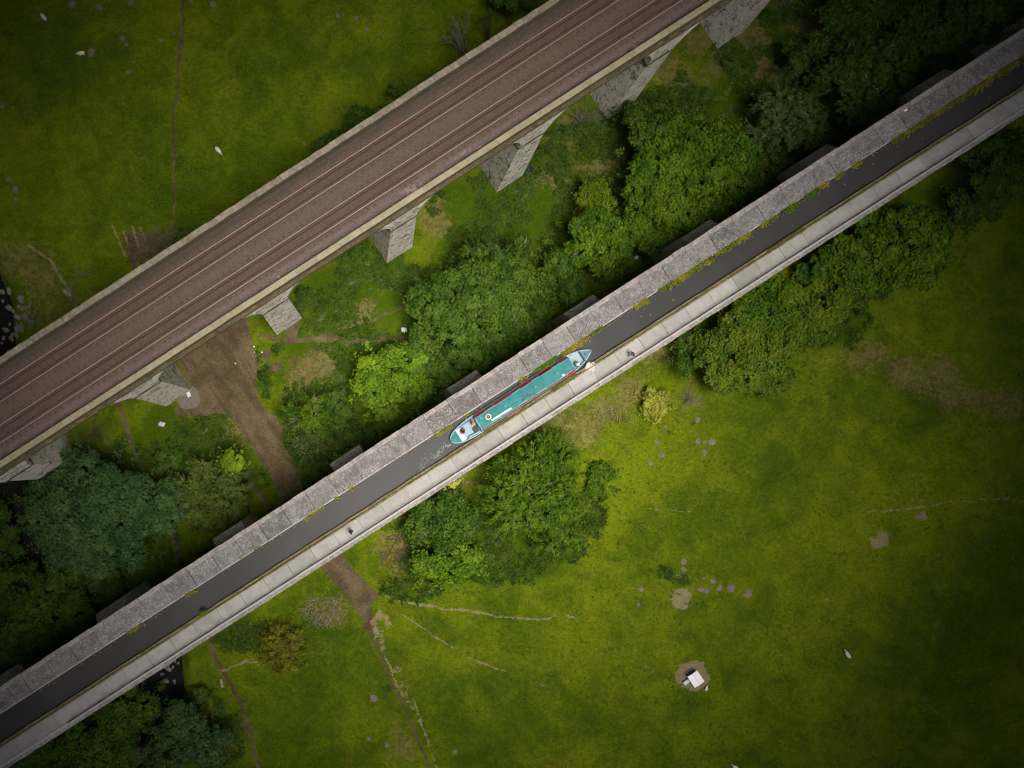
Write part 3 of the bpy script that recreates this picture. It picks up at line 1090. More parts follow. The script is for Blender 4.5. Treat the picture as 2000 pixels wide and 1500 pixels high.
# ------------------------------------------------------------------ narrowboat
TEAL = plain('teal_paint', (.024, .152, .158), .62, .15, .24, 1.0)
TEAL_D = plain('dark_teal_paint', (.018, .105, .108), .45, .4, .14, 1.6)
TEAL_L = plain('pale_teal_paint', (.095, .235, .275), .45, .4, .10, 2)
HULL = plain('black_hull_paint', (.014, .017, .018), .5, .4, .3, 2)
REDP = plain('red_paint', (.50, .035, .04), .4, .4, .12, 2)
GREYP = plain('grey_paint', (.20, .20, .21), .5, .4, .15, 3)
WHITEP = plain('white_paint', (.37, .42, .45), .5, .4, .05, 3)
DECKP = plain('pale_blue_deck', (.215, .285, .32), .6, .3, .10, 2)
BLUEP = plain('blue_paint', (.02, .085, .17), .45, .4, .15, 3)
GLASS = plain('dark_window_glass', (.06, .075, .085), .1, .6, .1, 2)
BRASS = plain('dark_vent_metal', (.10, .17, .16), .4, .5, .2, 4)
MINT = plain('mint_plank_paint', (.33, .60, .50), .5, .3, .07, 2)
BUOY = plain('pale_pink_ring', (.62, .42, .35), .55, .3, .08, 4)
DARKC = plain('dark_mat', (.05, .06, .06), .8, .2, .2, 4)


def hw(x):
    """gunwale half width along the hull"""
    pts = [(-9.08, .10), (-8.95, .34), (-8.6, .60), (-8.1, .80), (-7.3, .96), (-6.4, 1.05), (-5.0, 1.08), (5.2, 1.08), (6.4, 1.02), (7.2, .90), (8.0, .70), (8.5, .50), (8.9, .27), (9.19, .05)]
    for (a, b), (c, d) in zip(pts[:-1], pts[1:]):
        if a <= x <= c:
            return b + (d - b) * (x - a) / (c - a)
    return .05


def build_boat():
    bx, by, _ = P(1016.5, 773.5, 17.6)
    bt = thing('narrowboat', 'long teal narrowboat with red and grey side panels moving along the canal', 'boat', (bx, by, WATER), R(32.96))
    xs = [-9.08, -9.0, -8.8, -8.5, -8.1, -7.6, -7, -6.4, -5.5, -4, -2, 0, 2, 4, 5.4, 6.2, 6.8, 7.4, 7.9, 8.3, 8.7, 9.0, 9.19]
    sheer = lambda x: .56 + .16 * max(0, (x - 5.5) / 3.7) ** 2 + .08 * max(0, (-6.5 - x) / 2.5) ** 2
    m = MB()
    port, star = [], []
    rings = []
    for x in xs:
        w, h = hw(x), sheer(x)
        rings.append([(x, w, h - .03), (x, w * .93, .0), (x, w * .8, -.5), (x, -w * .8, -.5), (x, -w * .93, 0), (x, -w, h - .03)])
    rv = [[m.bm.verts.new(p) for p in r] for r in rings]
    for a, b in zip(rv[:-1], rv[1:]):
        for i in range(5):
            m.bm.faces.new((a[i], a[i + 1], b[i + 1], b[i]))
    m.bm.faces.new(rv[0])
    m.bm.faces.new(rv[-1][::-1])
    m.build('hull', HULL, bt)
    # gunwale rim
    for s in (1, -1):
        for xa, xb, gm in ((-9.08, -5.5, TEAL_L), (-5.5, 6.2, HULL), (6.2, 9.19, TEAL_L)):
            m = MB()
            rings = []
            for x in [v for v in xs if xa <= v <= xb]:
                w, h = hw(x), sheer(x)
                wi = max(w - .115, .01)
                rings.append([(x, s * w * 1.01, h - .08), (x, s * w * 1.01, h + .03), (x, s * wi, h + .03), (x, s * wi, h - .08)])
            m.loft(rings, True)
            m.build('gunwale', gm, bt)
    # floors and decks
    def deck(name, x0, x1, z, mat, inset=.10, n=8, camber=0.0):
        m = MB()
        X = np.linspace(x0, x1, n)
        top = [(x, hw(x) - inset, z) for x in X] + [(x, -(hw(x) - inset), z) for x in X[::-1]]
        top = [(a, b if abs(b) > .005 else .005 * (1 if b >= 0 else -1), c) for a, b, c in top]
        m.loft([[(a, b, z - .04) for a, b, c in top], top])
        return m.build(name, mat, bt)
    deck('bow_deck', 7.98, 9.10, .66, TEAL_D)
    deck('fore_well_floor', 6.4, 8.0, .16, DECKP)
    deck('stern_deck', -9.0, -8.05, .60, TEAL)
    deck('cockpit_floor', -8.06, -5.6, .12, DECKP)
    # bulkheads
    for x, z0, z1 in ((8.0, .12, .66), (-8.06, .08, .60)):
        m = MB()
        w = hw(x) - .09
        m.box(x - .02, x + .02, -w, w, z0, z1 - .045)
        m.build('bulkhead', TEAL_D, bt)
    m = MB()
    m.tube([(8.0, .70, .705), (8.02, 0, .725), (8.0, -.70, .705)], .035, 6)
    m.build('cockpit_trim', TEAL_D, bt)
    # cabin shell with tumblehome
    X0, X1 = -5.66, 6.53
    B, T, ZB, ZT = 1.0, .70, .58, 1.50
    m = MB()
    m.loft([[(X0, B, ZB), (X1, B - .03, ZB), (X1, -B + .03, ZB), (X0, -B, ZB)], [(X0, T, ZT), (X1 - .05, T - .01, ZT), (X1 - .05, -T + .01, ZT), (X0, -T, ZT)]])
    cab = m.build('cabin', GREYP, bt)

    def side_panel(name, xa, xb, s, z0, z1, mat, proud=.012, par=cab):
        f = lambda z: T + (B - T) * (ZT - z) / (ZT - ZB)
        m = MB()
        o, i = proud, .0
        m.loft([[(xa, s * (f(z0) + k), z0), (xb, s * (f(z0) + k), z0), (xb, s * (f(z1) + k), z1), (xa, s * (f(z1) + k), z1)] for k in (-.002, o)])
        return m.build(name, mat, par)
    reds = [(-5.66, -4.35), (-3.02, -.92), (.34, 1.67), (2.79, 4.33), (5.51, 6.40)]
    for s in (1, -1):
        for a, b in (reds if s > 0 else reds[-1:]):
            side_panel('red_panel', a, b, s, .66, 1.49, REDP)
        greys = [(-4.35, -3.02), (-.92, .34), (1.67, 2.79), (4.33, 5.51)]
        for a, b in greys:
            w = side_panel('window', a + .16, b - .16, s, .86, 1.34, GLASS, .010)
            for e in ((a + .10, a + .16), (b - .16, b - .10)):
                side_panel('frame', e[0], e[1], s, .82, 1.38, WHITEP, .022, w)
            side_panel('frame', a + .16, b - .16, s, 1.34, 1.38, WHITEP, .022, w)
    # roof with camber
    m = MB()
    rings = []
    for x in (X0 - .03, X0, -3, 0, 3, X1 - .08, X1 - .03):
        r = [(x, y, ZT + .02 + .09 * (1 - (y / .70) ** 2)) for y in np.linspace(-.70, .70, 9)]
        rings.append(r + [(x, .70, ZT - .01), (x, -.70, ZT - .01)])
    m.loft(rings, True)
    m.build('roof', TEAL, bt)
    zr = lambda y: ZT + .02 + .09 * (1 - (y / .70) ** 2)
    for s in (1, -1):
        m = MB()
        m.box(X0 + .3, X1 - .35, s * .675 - .018, s * .675 + .018, ZT + .0, ZT + .075)
        m.build('handrail', TEAL_L if s > 0 else GREYP, bt, .006)
    for x in (-5.6, 6.43):
        m = MB()
        m.box(x - .03, x + .03, -.66, .66, ZT + .05, zr(0) + .012)
        m.build('roof_trim', TEAL_L, bt)
    for x in (-2.35, 0.95, 3.95):
        m = MB()
        m.box(x - .012, x + .012, -.62, .62, ZT + .04, zr(0) + .006)
        m.build('roof_seam', TEAL_D, bt)
    for x, y in ((-4.05, .10), (-2.15, .03), (1.75, -.02), (4.55, -.05), (-5.05, .42)):
        m = MB()
        m.disc((x, y), .085, zr(y) - .03, zr(y) + .05, 12)
        m.disc((x, y), .055, zr(y) + .05, zr(y) + .075, 12, 1)
        m.build('roof_vent', [BRASS, TEAL_L], bt)
    m = MB()
    m.box(5.72, 5.75, -.50, .22, zr(0) - .02, zr(0) + .02)
    m.build('roof_hatch', TEAL_D, bt)
    m = MB()
    m.box(4.80, 5.08, -.69, -.45, zr(.65) - .02, zr(.65) + .14)
    m.build('roof_box', WHITEP, bt, .02)
    m = MB()
    m.box(-5.62, -5.50, -.66, -.28, zr(.5) - .02, zr(.5) + .05)
    m.box(-4.9, -4.86, -.66, -.35, zr(.5) - .02, zr(.5) + .03)
    m.build('hatch_runner', DARKC, bt)
    # stern cockpit fittings
    m = MB()
    m.box(-8.02, -7.42, -.74, .70, .12, .58)
    m.build('stern_seat', WHITEP, bt, .02)
    m = MB()
    m.loft([[(-7.40, .66, z), (-5.75, .72, z), (-5.75, .90, z), (-7.40, .78, z)] for z in (.12, .57)])
    m.build('side_bench', BLUEP, bt, .01)
    m = MB()
    m.loft([[(-7.2, -.80, z), (-5.75, -.93, z), (-5.75, -.76, z), (-7.2, -.66, z)] for z in (.12, .55)])
    m.build('side_locker', TEAL_L, bt, .01)
    st = MB()
    for k in range(3):
        st.box(-6.36 + .22 * k, -6.15 + .22 * k, -.66, -.05, .12, .16 + .13 * k)
    st.build('cabin_step', DARKC, bt, .01)
    m = MB()
    m.box(-5.69, -5.64, -.05, .55, .14, 1.42)
    m.build('cabin_door', TEAL_D, bt, .01)
    m = MB()
    m.box(6.535, 6.56, -.32, .38, .20, 1.35)
    m.build('cabin_door', TEAL_D, bt, .008)
    m = MB()
    m.tube([(-8.95, 0, .62), (-8.9, 0, .98), (-8.6, .02, 1.04), (-7.75, .08, 1.02)], [.03, .028, .024, .02], 7)
    m.build('tiller', BRASS, bt)
    m = MB()
    m.box(-9.62, -9.02, -.025, .025, -.5, .16)
    m.build('rudder', HULL, bt, .01)
    # bow fittings
    m = MB()
    m.disc((8.36, -.02), .05, .66, .80, 10)
    m.tube([(8.36, -.20, .80), (8.36, .16, .80)], .03, 6)
    m.build('mooring_stud', DARKC, bt)
    m = MB()
    m.tube([(8.36, 0, .69), (8.7, .02, .68), (9.12, .0, .70)], .022, 5)
    m.build('mooring_line', DARKC, bt)
    m = MB()
    m.tube([(9.10, .18, .72), (9.22, .0, .70), (9.10, -.18, .72)], .06, 7)
    m.build('bow_fender', DARKC, bt)
    for sx, sy in ((8.1, .52), (8.1, -.52), (-8.3, .60), (-8.3, -.60)):
        m = MB()
        m.disc((sx, sy), .035, .58, .72, 8)
        m.build('bollard', BRASS, bt)

    def on_boat(x, y, z):
        c, s = math.cos(R(32.96)), math.sin(R(32.96))
        return (bx + x * c - y * s, by + x * s + y * c, WATER + z)

    # loose things on the roof
    m = MB()
    n, k = 28, 8
    vs = [[m.bm.verts.new(((.27 + .075 * math.cos(2 * math.pi * j / k)) * math.cos(2 * math.pi * i / n), (.27 + .075 * math.cos(2 * math.pi * j / k)) * math.sin(2 * math.pi * i / n), .07 + .07 * math.sin(2 * math.pi * j / k)))
           for j in range(k)] for i in range(n)]
    for i in range(n):
        for j in range(k):
            f = m.bm.faces.new((vs[i][j], vs[(i + 1) % n][j], vs[(i + 1) % n][(j + 1) % k], vs[i][(j + 1) % k]))
            f.smooth = True
    tag(m.build('lifebuoy', BUOY, None, 0, on_boat(-4.3, .07, zr(0) + .0), (0, 0, 0)), 'pale pink ring lifebuoy lying flat on the teal boat roof', 'lifebuoy')
    m = MB()
    m.disc((0, 0), .15, 0, .06, 18)
    m.disc((0, 0), .07, .06, .10, 12, 1)
    tag(m.build('coiled_rope', [DARKC, GREYP], None, 0, on_boat(-4.3, .07, zr(0) + .0)), 'dark rope coil inside the pink lifebuoy on the boat roof', 'rope')
    m = MB()
    m.box(-1.26, 1.26, -.10, .10, 0, .05)
    for k in range(7):
        m.box(-1.1 + k * .36, -1.06 + k * .36, -.095, .095, .05, .062)
    tag(m.build('gangplank', MINT, None, .006, on_boat(-2.95, -.48, zr(.48) + .01), (0, 0, R(32.0))), 'pale mint green gangplank lying along the boat roof', 'plank')
    m = MB()
    m.tube([(-2.0, -.02, .03), (2.05, .0, .03)], .03, 6)
    tag(m.build('boat_pole', MT['teal_pole'], None, 0, on_boat(-2.75, -.28, zr(.3) + .01), (0, 0, R(32.96))), 'long thin green pole lying beside the mint plank on the boat roof', 'pole')
    rr = [(-.62, -.18), (-.60, -.02), (-.50, .0), (-.46, -.12), (-.36, -.05), (-.30, .22), (-.26, .42), (-.22, .30), (-.18, .02), (-.10, -.02), (.02, .10), (.16, .26), (.22, .36), (.26, .28), (.16, .08), (.22, -.04), (.34, .0), (.44, .16), (.52, .06), (.60, -.06), (.74, -.02), (.86, -.12), (1.0, -.10)]
    m = MB()
    m.tube([(a, b, .02 + .01 * (i % 2)) for i, (a, b) in enumerate(rr)], .023, 5)
    tag(m.build('mooring_rope', DARKC, None, 0, on_boat(.36, -.40, zr(.4) + .03), (0, 0, R(28))), 'thin dark rope lying in loose loops on the middle of the boat roof', 'rope')
    # crew
    person('person in an orange top and red cap standing by the cabin door at the stern', on_boat(-6.05, .45, .12), R(200), STAND, SKIN, MT['orange_cloth'], MT['navy_cloth'], MT['black_cloth'], MT['red_cloth'], None, False)
    person('person in dark maroon clothes sitting on the white stern seat of the boat', on_boat(-7.55, .18, .14), R(32.96 + 15), SIT, SKIN, MT['maroon_cloth'], MT['black_cloth'], MT['black_cloth'], MT['hair_black'], None, False)
    m = MB()
    m.box(6.70, 7.22, -.74, -.30, .16, .56)
    m.build('fore_seat', TEAL_D, bt, .02)
    person('person in a white hat sitting in the front well of the boat', on_boat(6.92, -.50, .10), R(32.96 + 40), SIT, SKIN, MT['lilac_cloth'], MT['black_cloth'], MT['white_cloth'], MT['hair_brown'], MT['white_cloth'], True)
    # foam churned up behind the stern
    m = MB()
    rng = random.Random(4)
    for i in range(190):
        t = rng.random() ** .8
        x = -9.25 - t * 4.3
        y = -.18 - .28 * t + rng.gauss(0, .10 + .17 * t) + .34 * math.sin(t * 11) * t
        r = rng.uniform(.012, .045) * (1.25 - .6 * t)
        a = rng.random() * 6.28
        q = rng.uniform(1.2, 3.2)
        n = 7
        lo = [(x + r * q * math.cos(a) * math.cos(u) - r * math.sin(a) * math.sin(u), y + r * q * math.sin(a) * math.cos(u) + r * math.cos(a) * math.sin(u), 0.0) for u in [6.283 * k / n for k in range(n)]]
        m.loft([lo, [((p[0] - x) * .55 + x, (p[1] - y) * .55 + y, .03) for p in lo]], True)
    stuff(m.build('wake_foam', MT['foam'], None, 0, (bx, by, WATER), (0, 0, R(32.96))))
    f = bpy.data.objects['wake_foam']
    f['label'] = 'white foam churned up behind the boat stern'
    f['category'] = 'foam'


MT['teal_pole'] = plain('dark_green_pole', (.03, .17, .13), .5, .3, .1, 3)
build_boat()

# walkers on the towpath
lx, ly, _ = P(1228, 693, 17.55)
person('person in a black top and pale jeans on the towpath ahead of the boat', (lx + .05, ly, 17.55), R(33),
       dict(STAND, ankle_l=(.22, .10, .10), knee_l=(.17, .10, .5), toe_l=(.40, .11, .03), ankle_r=(-.26, -.10, .13), knee_r=(-.02, -.10, .52), toe_r=(-.10, -.11, .06), wrist_l=(.24, .22, 1.05), elbow_l=(.02, .27, 1.15)),
       SKIN, MT['black_cloth'], MT['jeans'], MT['white_cloth'], MT['hair_black'], None, True, 'walkers on the towpath')
lx, ly, _ = P(685, 1037, 17.55)
person('person in dark navy clothes on the towpath behind the boat above the dirt track', (lx, ly, 17.55), R(205),
       dict(STAND, ankle_l=(-.25, .10, .13), knee_l=(-.02, .10, .5), toe_l=(-.10, .11, .05), ankle_r=(.22, -.10, .09), knee_r=(.16, -.10, .5), toe_r=(.38, -.11, .03), wrist_r=(.26, -.22, 1.10), elbow_r=(.0, -.27, 1.16), wrist_l=(.24, .2, 1.08), elbow_l=(0, .27, 1.15)),
       SKIN, MT['navy_cloth'], MT['black_cloth'], MT['black_cloth'], MT['hair_brown'], None, True, 'walkers on the towpath')

# ------------------------------------------------------------------ sheep
MT['wool'] = plain('cream_wool', (.66, .60, .54), .95, .1, .12, 9)
MT['face'] = plain('sheep_face', (.50, .43, .38), .9, .1, .15, 9)


def sheep(label, px, py, rz, s=.92, head_low=True, bend=0.0):
    x, y, z = G(px, py)
    t = thing('sheep', label, 'sheep', (x, y, z), R(rz), 'sheep grazing in the meadows')
    hzv = .28 if head_low else .75
    b = bend
    V = [(0, 0, .58), (.32, b * .3, .60), (-.34, b * .3, .60), (.52, b * .6, .60), (.68, b, hzv + .14), (.80, b * 1.2, hzv), (-.50, b * .5, .52), (-.53, b * .5, .40),
         (.34, .12, .45), (.35, .12, .25), (.33, .12, .03), (.34, -.12, .45), (.35, -.12, .25), (.33, -.12, .03),
         (-.33, .13, .45), (-.42, .13, .24), (-.38, .13, .03), (-.33, -.13, .45), (-.42, -.13, .24), (-.38, -.13, .03),
         (.66, b + .10, hzv + .17), (.66, b - .10, hzv + .17)]
    E = [(0, 1), (0, 2), (1, 3), (3, 4), (4, 5), (2, 6), (6, 7), (1, 8), (8, 9), (9, 10), (1, 11), (11, 12), (12, 13), (2, 14), (14, 15), (15, 16), (2, 17), (17, 18), (18, 19), (4, 20), (4, 21)]
    rd = [.20, .20, .20, .12, .085, .05, .05, .03, .07, .035, .035, .07, .035, .035, .085, .038, .035, .085, .038, .035, .022, .022]
    grow('body', [Vector(v) * s for v in V], E, [r * s for r in rd], MT['face'], 1, t)
    m = MB()
    bmesh.ops.create_icosphere(m.bm, subdivisions=4, radius=1.0)
    rng = random.Random(int(px))
    o = Vector((rng.random() * 9, 0, 0))
    from mathutils import noise as mn
    for v in m.bm.verts:
        d = 1 + .10 * mn.noise(v.co * 4 + o) + .05 * mn.noise(v.co * 9 + o)
        yb = b * .35 * v.co.x * v.co.x
        v.co = Vector((v.co.x * .56 * d, v.co.y * .27 * d * (1 - .12 * v.co.x) + yb, .61 + v.co.z * .25 * d)) * s
    for f in m.bm.faces:
        f.smooth = True
    m.build('fleece', MT['wool'], t)


sheep('pale sheep grazing near the top left corner of the far meadow', 88, 37, 130)
sheep('pale sheep grazing beside a big molehill in the far meadow', 160, 107, 188, .92, True, -.12)
sheep('white sheep alone between the footpath and the railway viaduct', 427, 295, -48)
sheep('pale sheep alone in the dark right part of the near meadow', 1652, 1277, 125, .92, True, -.12)
sheep('white sheep at the bottom edge of the near meadow', 1434, 1497, 142)
sheep('small white lamb lying close to the white roofed feeder', 1378, 1343, 75, .62, False)

# ------------------------------------------------------------------ feeder and small objects
MT['feeder_white'] = plain('white_sheet_roof', (.80, .80, .82), .45, .4, .04, 2)
MT['feeder_grey'] = plain('grey_feeder_steel', (.12, .12, .13), .5, .5, .2, 3)
MT['feeder_blue'] = plain('pale_blue_tray', (.42, .55, .62), .4, .5, .08, 3)
MT['litter'] = plain('white_plastic', (.75, .75, .76), .5, .3, .06, 6)


def build_feeder():
    x, y, z = G(1352, 1321)
    t = thing('livestock_feeder', 'white roofed livestock feeder standing on a ring of bare soil in the near meadow', 'feeder', (x, y, z), R(34))
    m = MB()
    m.box(-.62, .62, -.68, .68, .32, 1.25)
    m.loft([[(-.62, -.68, .32), (.62, -.68, .32), (.62, .68, .32), (-.62, .68, .32)], [(-.4, -.85, .16), (.4, -.85, .16), (.4, .85, .16), (-.4, .85, .16)]])
    m.build('hopper', MT['feeder_grey'], t)
    for s in (-1, 1):
        m = MB()
        m.loft([[(0, -.84, 1.42 + d), (s * .74, -.84, 1.30 + d), (s * .74, .84, 1.30 + d), (0, .84, 1.42 + d)] for d in (0, .03)])
        m.build('roof_panel', MT['feeder_white'], t)
    m = MB()
    m.tube([(0, -.80, 1.455), (0, .80, 1.455)], .018, 6)
    m.build('ridge_seam', MT['lead'], t)
    for a in (-1, 1):
        for b in (-1, 1):
            m = MB()
            m.tube([(a * .56, b * .62, -.1), (a * .56, b * .62, .34)], .035, 6)
            m.build('leg', MT['feeder_grey'], t)
    m = MB()
    for q in (-1, 1):
        m.box(-.55, .55, q * .9 - .12, q * .9 + .12, .10, .16)
        m.box(-.55, .55, q * 1.02 - .02, q * 1.02 + .02, .16, .30)
    m.build('trough', MT['feeder_grey'], t)
    x, y, z = G(1339, 1331)
    t = thing('water_trough', 'small pale blue water trough beside the white roofed feeder', 'trough', (x, y, z), R(34))
    m = MB()
    m.box(-.42, .42, -.27, .27, 0, .42)
    m.build('tank', MT['feeder_grey'], t, .02)
    m = MB()
    m.box(-.38, .38, -.23, .23, .421, .432)
    m.build('water_surface', MT['feeder_blue'], t)


build_feeder()


def build_pad():
    x, y, z = G(371, 779)
    t = thing('concrete_pad', 'small concrete pad with clipped corners at the foot of the pier by the dirt track', 'concrete pad', (x, y, z), V_ANG)
    m = MB()
    pts = [(-1.45, 1.15), (1.25, 1.15), (1.55, .2), (1.1, -.95), (.4, -1.35), (-.5, -1.25), (-1.5, -.5)]
    m.loft([[(a, b, -.2) for a, b in pts], [(a, b, .16) for a, b in pts]])
    m.build('slab', plain('grey_brown_concrete', (.135, .112, .09), .9, .2, .2, 3), t)
    x, y, z = G(369, 768)
    t = thing('metal_trough', 'shiny metal trough lying on the concrete pad beside the viaduct pier', 'trough', (x, y, z + .16), V_ANG + R(80))
    m = MB()
    prof = [(-.24, .38), (-.20, .06), (-.12, .0), (.12, .0), (.20, .06), (.24, .38), (.20, .38), (.16, .10), (-.16, .10), (-.20, .38)]
    m.loft([[(x_, a, b) for a, b in prof] for x_ in (-.55, .55)])
    m.build('trough_shell', plain('galvanised_steel', (.62, .62, .66), .3, .6, .15, 3, .6), t)
    m = MB()
    m.box(-.56, -.52, -.2, .2, .05, .37)
    m.box(.52, .56, -.2, .2, .05, .37)
    m.build('end_plate', MT['feeder_grey'], t)


build_pad()


def crumple(name, label, cat, px, py, z, r, mat, seed, flat=.5):
    """crumpled bag or rag: a dented, folded lump"""
    from mathutils import noise as mn
    x, y, _ = P(px, py, z)
    m = MB()
    bmesh.ops.create_icosphere(m.bm, subdivisions=3, radius=1.0)
    for v in m.bm.verts:
        d = 1 + .55 * mn.noise(v.co * 1.7 + Vector((seed, 0, 0))) + .3 * mn.noise(v.co * 4 + Vector((0, seed, 0)))
        v.co = Vector((v.co.x * r * d * 1.25, v.co.y * r * d, max(v.co.z, -.35) * r * flat * d + r * flat * .3))
    return tag(m.build(name, mat, None, 0, (x, y, z)), label, cat)


crumple('plastic_bag', 'crumpled white plastic bag on grass beside the big tree', 'bag', 790, 645, hz(*P(790, 645)[:2]), .34, MT['litter'], 1)
crumple('plastic_bag', 'crumpled white bag on the gritstone parapet at the dark end of the aqueduct', 'bag', 1765, 213, 18.64, .26, MT['litter'], 2, .4)
crumple('dark_sack', 'dark sack lying against the foot of a viaduct pier', 'sack', 1032, 332, hz(*P(1032, 332)[:2]), .55, MT['navy_cloth'], 3)
crumple('pale_rag', 'pale torn rag beside the small yellow green tree', 'rag', 1122, 378, hz(*P(1122, 378)[:2]), .33, MT['pink_cloth'], 4, .3)
crumple('grey_sack', 'small grey sack in weeds left of the dirt track', 'sack', 316, 828, hz(*P(316, 828)[:2]), .30, MT['lilac_cloth'], 5, .4)
crumple('plastic_bag', 'tiny white scrap by a pier of the aqueduct under the trees', 'bag', 1243, 503, hz(*P(1243, 503)[:2]), .22, MT['litter'], 6, .4)
for i, (a, b) in enumerate(((498, 688), (505, 689), (512, 688), (496, 677), (460, 710))):
    o = crumple('litter', 'small white litter scrap on the dirt track under the viaduct', 'litter', a, b, hz(*P(a, b)[:2]) + .02, .075, MT['litter'], 10 + i, .4)
    o['group'] = 'white scraps on the dirt track'
# timber
def timber(name, label, cat, a, b, w, h, mat, rough=True):
    p0, p1 = Vector(G(*a)), Vector(G(*b))
    m = MB()
    d = p1 - p0
    s = Vector((-d.y, d.x, 0)).normalized() * w / 2
    n = 7
    rng = random.Random(a[0])
    rings = []
    for i in range(n):
        t = i / (n - 1)
        q = p0.lerp(p1, t)
        wv = 1 + rng.uniform(-.12, .12)
        rings.append([q - s * wv + Vector((0, 0, .0)), q + s * wv, q + s * .8 * wv + Vector((0, 0, h)), q - s * .8 * wv + Vector((0, 0, h))])
    m.loft(rings)
    return tag(m.build(name, mat, None, .01), label, cat)


timber('fallen_log', 'short pale fallen log beside the footpath below the aqueduct', 'log', (432, 1326), (435, 1342), .38, .3, MT['deadwood'])
timber('wooden_board', 'pale weathered board lying in scrub beside the viaduct near the stream', 'board', (124, 567), (139, 578), .55, .12, MT['twig_grey'])
timber('wooden_board', 'dark wooden board lying on the dirt track', 'board', (489, 833), (499, 839), .30, .10, MT['bark'])
timber('fallen_branch', 'long bare brown branch beside the dark river bank', 'branch', (412, 1355), (418, 1392), .22, .2, MT['twig_brown'])
timber('wooden_board', 'red painted board half hidden under the trees at the left edge', 'board', (16, 1080), (30, 1064), .35, .12, plain('red_board', (.45, .06, .02), .7, .2, .2, 4))

# ------------------------------------------------------------------ molehills
def build_molehills():
    from mathutils import noise as mn
    far = [(141, 9, 8), (194, 14, 7), (255, 5, 6), (239, 74, 6), (246, 87, 4), (313, 78, 5), (340, 65, 3), (260, 120, 3), (292, 93, 3), (250, 140, 5), (241, 202, 3), (416, 8, 6), (660, 32, 4), (178, 101, 9), (24, 209, 3),
           (4, 206, 6), (16, 350, 6), (29, 369, 6), (28, 387, 5), (217, 260, 2), (373, 1, 4), (696, 36, 4), (747, 35, 3), (717, 59, 3.5), (749, 71, 2.5), (833, 16, 3), (718, 40, 2), (595, 280, 4), (143, 435, 2)]
    near = [(1335, 1096, 6), (1335, 1112, 6), (1326, 1127, 6), (1392, 1135, 6), (1375, 1130, 3), (1369, 1151, 7), (1380, 1154, 5), (1405, 1147, 7), (1427, 1149, 8), (1461, 1160, 8), (1292, 889, 6), (1270, 905, 5), (1283, 865, 4), (1299, 833, 4),
            (1362, 820, 5), (1363, 862, 6), (1376, 863, 4), (1391, 863, 7), (1375, 884, 5), (1252, 1150, 6), (1247, 1180, 4), (840, 1156, 5), (826, 1167, 3.5), (730, 1364, 7), (720, 1442, 4), (757, 1455, 5), (763, 1476, 3), (1238, 1300, 3), (1262, 1302, 3), (1275, 1312, 3), (1172, 979, 4), (888, 1468, 4)]
    base = None
    rng = random.Random(9)
    meshes = []
    for s in range(5):
        m = MB()
        bmesh.ops.create_icosphere(m.bm, subdivisions=3, radius=1.0)
        for v in m.bm.verts:
            d = 1 + .5 * mn.noise(v.co * 2.2 + Vector((s * 3.1, 0, 0))) + .3 * mn.noise(v.co * 6 + Vector((0, s, 0)))
            v.co = Vector((v.co.x * d, v.co.y * d, max(v.co.z, -.3) * .38 * d))
        meshes.append(m.mesh('molehill', MT['soil']))
    for lst, lab, grp in ((far, 'small brown molehill in the far meadow behind the railway viaduct', 'molehills in the far meadow'),
                          (near, 'small grey brown molehill in the near meadow below the aqueduct', 'molehills in the near meadow')):
        for a, b, r in lst:
            x, y, z = G(a, b)
            o = link('molehill', meshes[rng.randrange(5)], None, (x, y, z), (0, 0, rng.random() * 6.28))
            r = M(r) * 1.0
            o.scale = (r, r * rng.uniform(.7, 1.1), max(r * .8, .18))
            tag(o, lab, 'molehill', grp)


build_molehills()

# rocks by the stream
def build_rocks():
    from mathutils import noise as mn
    rng = random.Random(3)
    ms = []
    for s in range(4):
        m = MB()
        bmesh.ops.create_icosphere(m.bm, subdivisions=2, radius=1.0)
        for v in m.bm.verts:
            d = 1 + .45 * mn.noise(v.co * 1.3 + Vector((s * 2.7, 1, 0)))
            v.co = Vector((v.co.x * d * 1.2, v.co.y * d, v.co.z * .6 * d))
        ms.append(m.mesh('boulder', MT['rock']))
    for a, b, r, lab, grp in [(41, 641, .55, 'large grey boulder on the stream bank beside the viaduct', None)] + \
            [(rng.uniform(-4, 62), rng.uniform(560, 690), rng.uniform(.12, .42), 'small grey rock on the stream bank at the left edge', 'rocks on the left stream bank') for _ in range(44)] + \
            [(rng.uniform(312, 350), rng.uniform(1290, 1345), rng.uniform(.14, .32), 'small grey rock on the river bank under the aqueduct', 'rocks on the river bank under the aqueduct') for _ in range(18)]:
        x, y, z = G(a, b)
        o = link('boulder', ms[rng.randrange(4)], None, (x, y, max(z, -1.2) + r * .1), (rng.random(), rng.random() * .4, rng.random() * 6))
        o.scale = (r, r, r)
        tag(o, lab, 'rock', grp)


build_rocks()

# ------------------------------------------------------------------ foliage
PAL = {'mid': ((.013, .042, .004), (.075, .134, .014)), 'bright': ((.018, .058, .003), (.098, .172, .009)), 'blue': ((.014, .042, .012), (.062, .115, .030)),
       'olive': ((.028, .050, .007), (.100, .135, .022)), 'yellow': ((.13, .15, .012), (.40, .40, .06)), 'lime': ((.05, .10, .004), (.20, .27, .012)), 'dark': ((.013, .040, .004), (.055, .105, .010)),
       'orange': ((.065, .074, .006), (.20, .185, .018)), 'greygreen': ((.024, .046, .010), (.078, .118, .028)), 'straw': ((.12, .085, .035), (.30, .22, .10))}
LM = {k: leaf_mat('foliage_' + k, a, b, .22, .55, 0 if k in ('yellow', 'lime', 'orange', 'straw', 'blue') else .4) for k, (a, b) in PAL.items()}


def unit(a):
    return a / np.maximum(np.linalg.norm(a, axis=-1, keepdims=True), 1e-9)


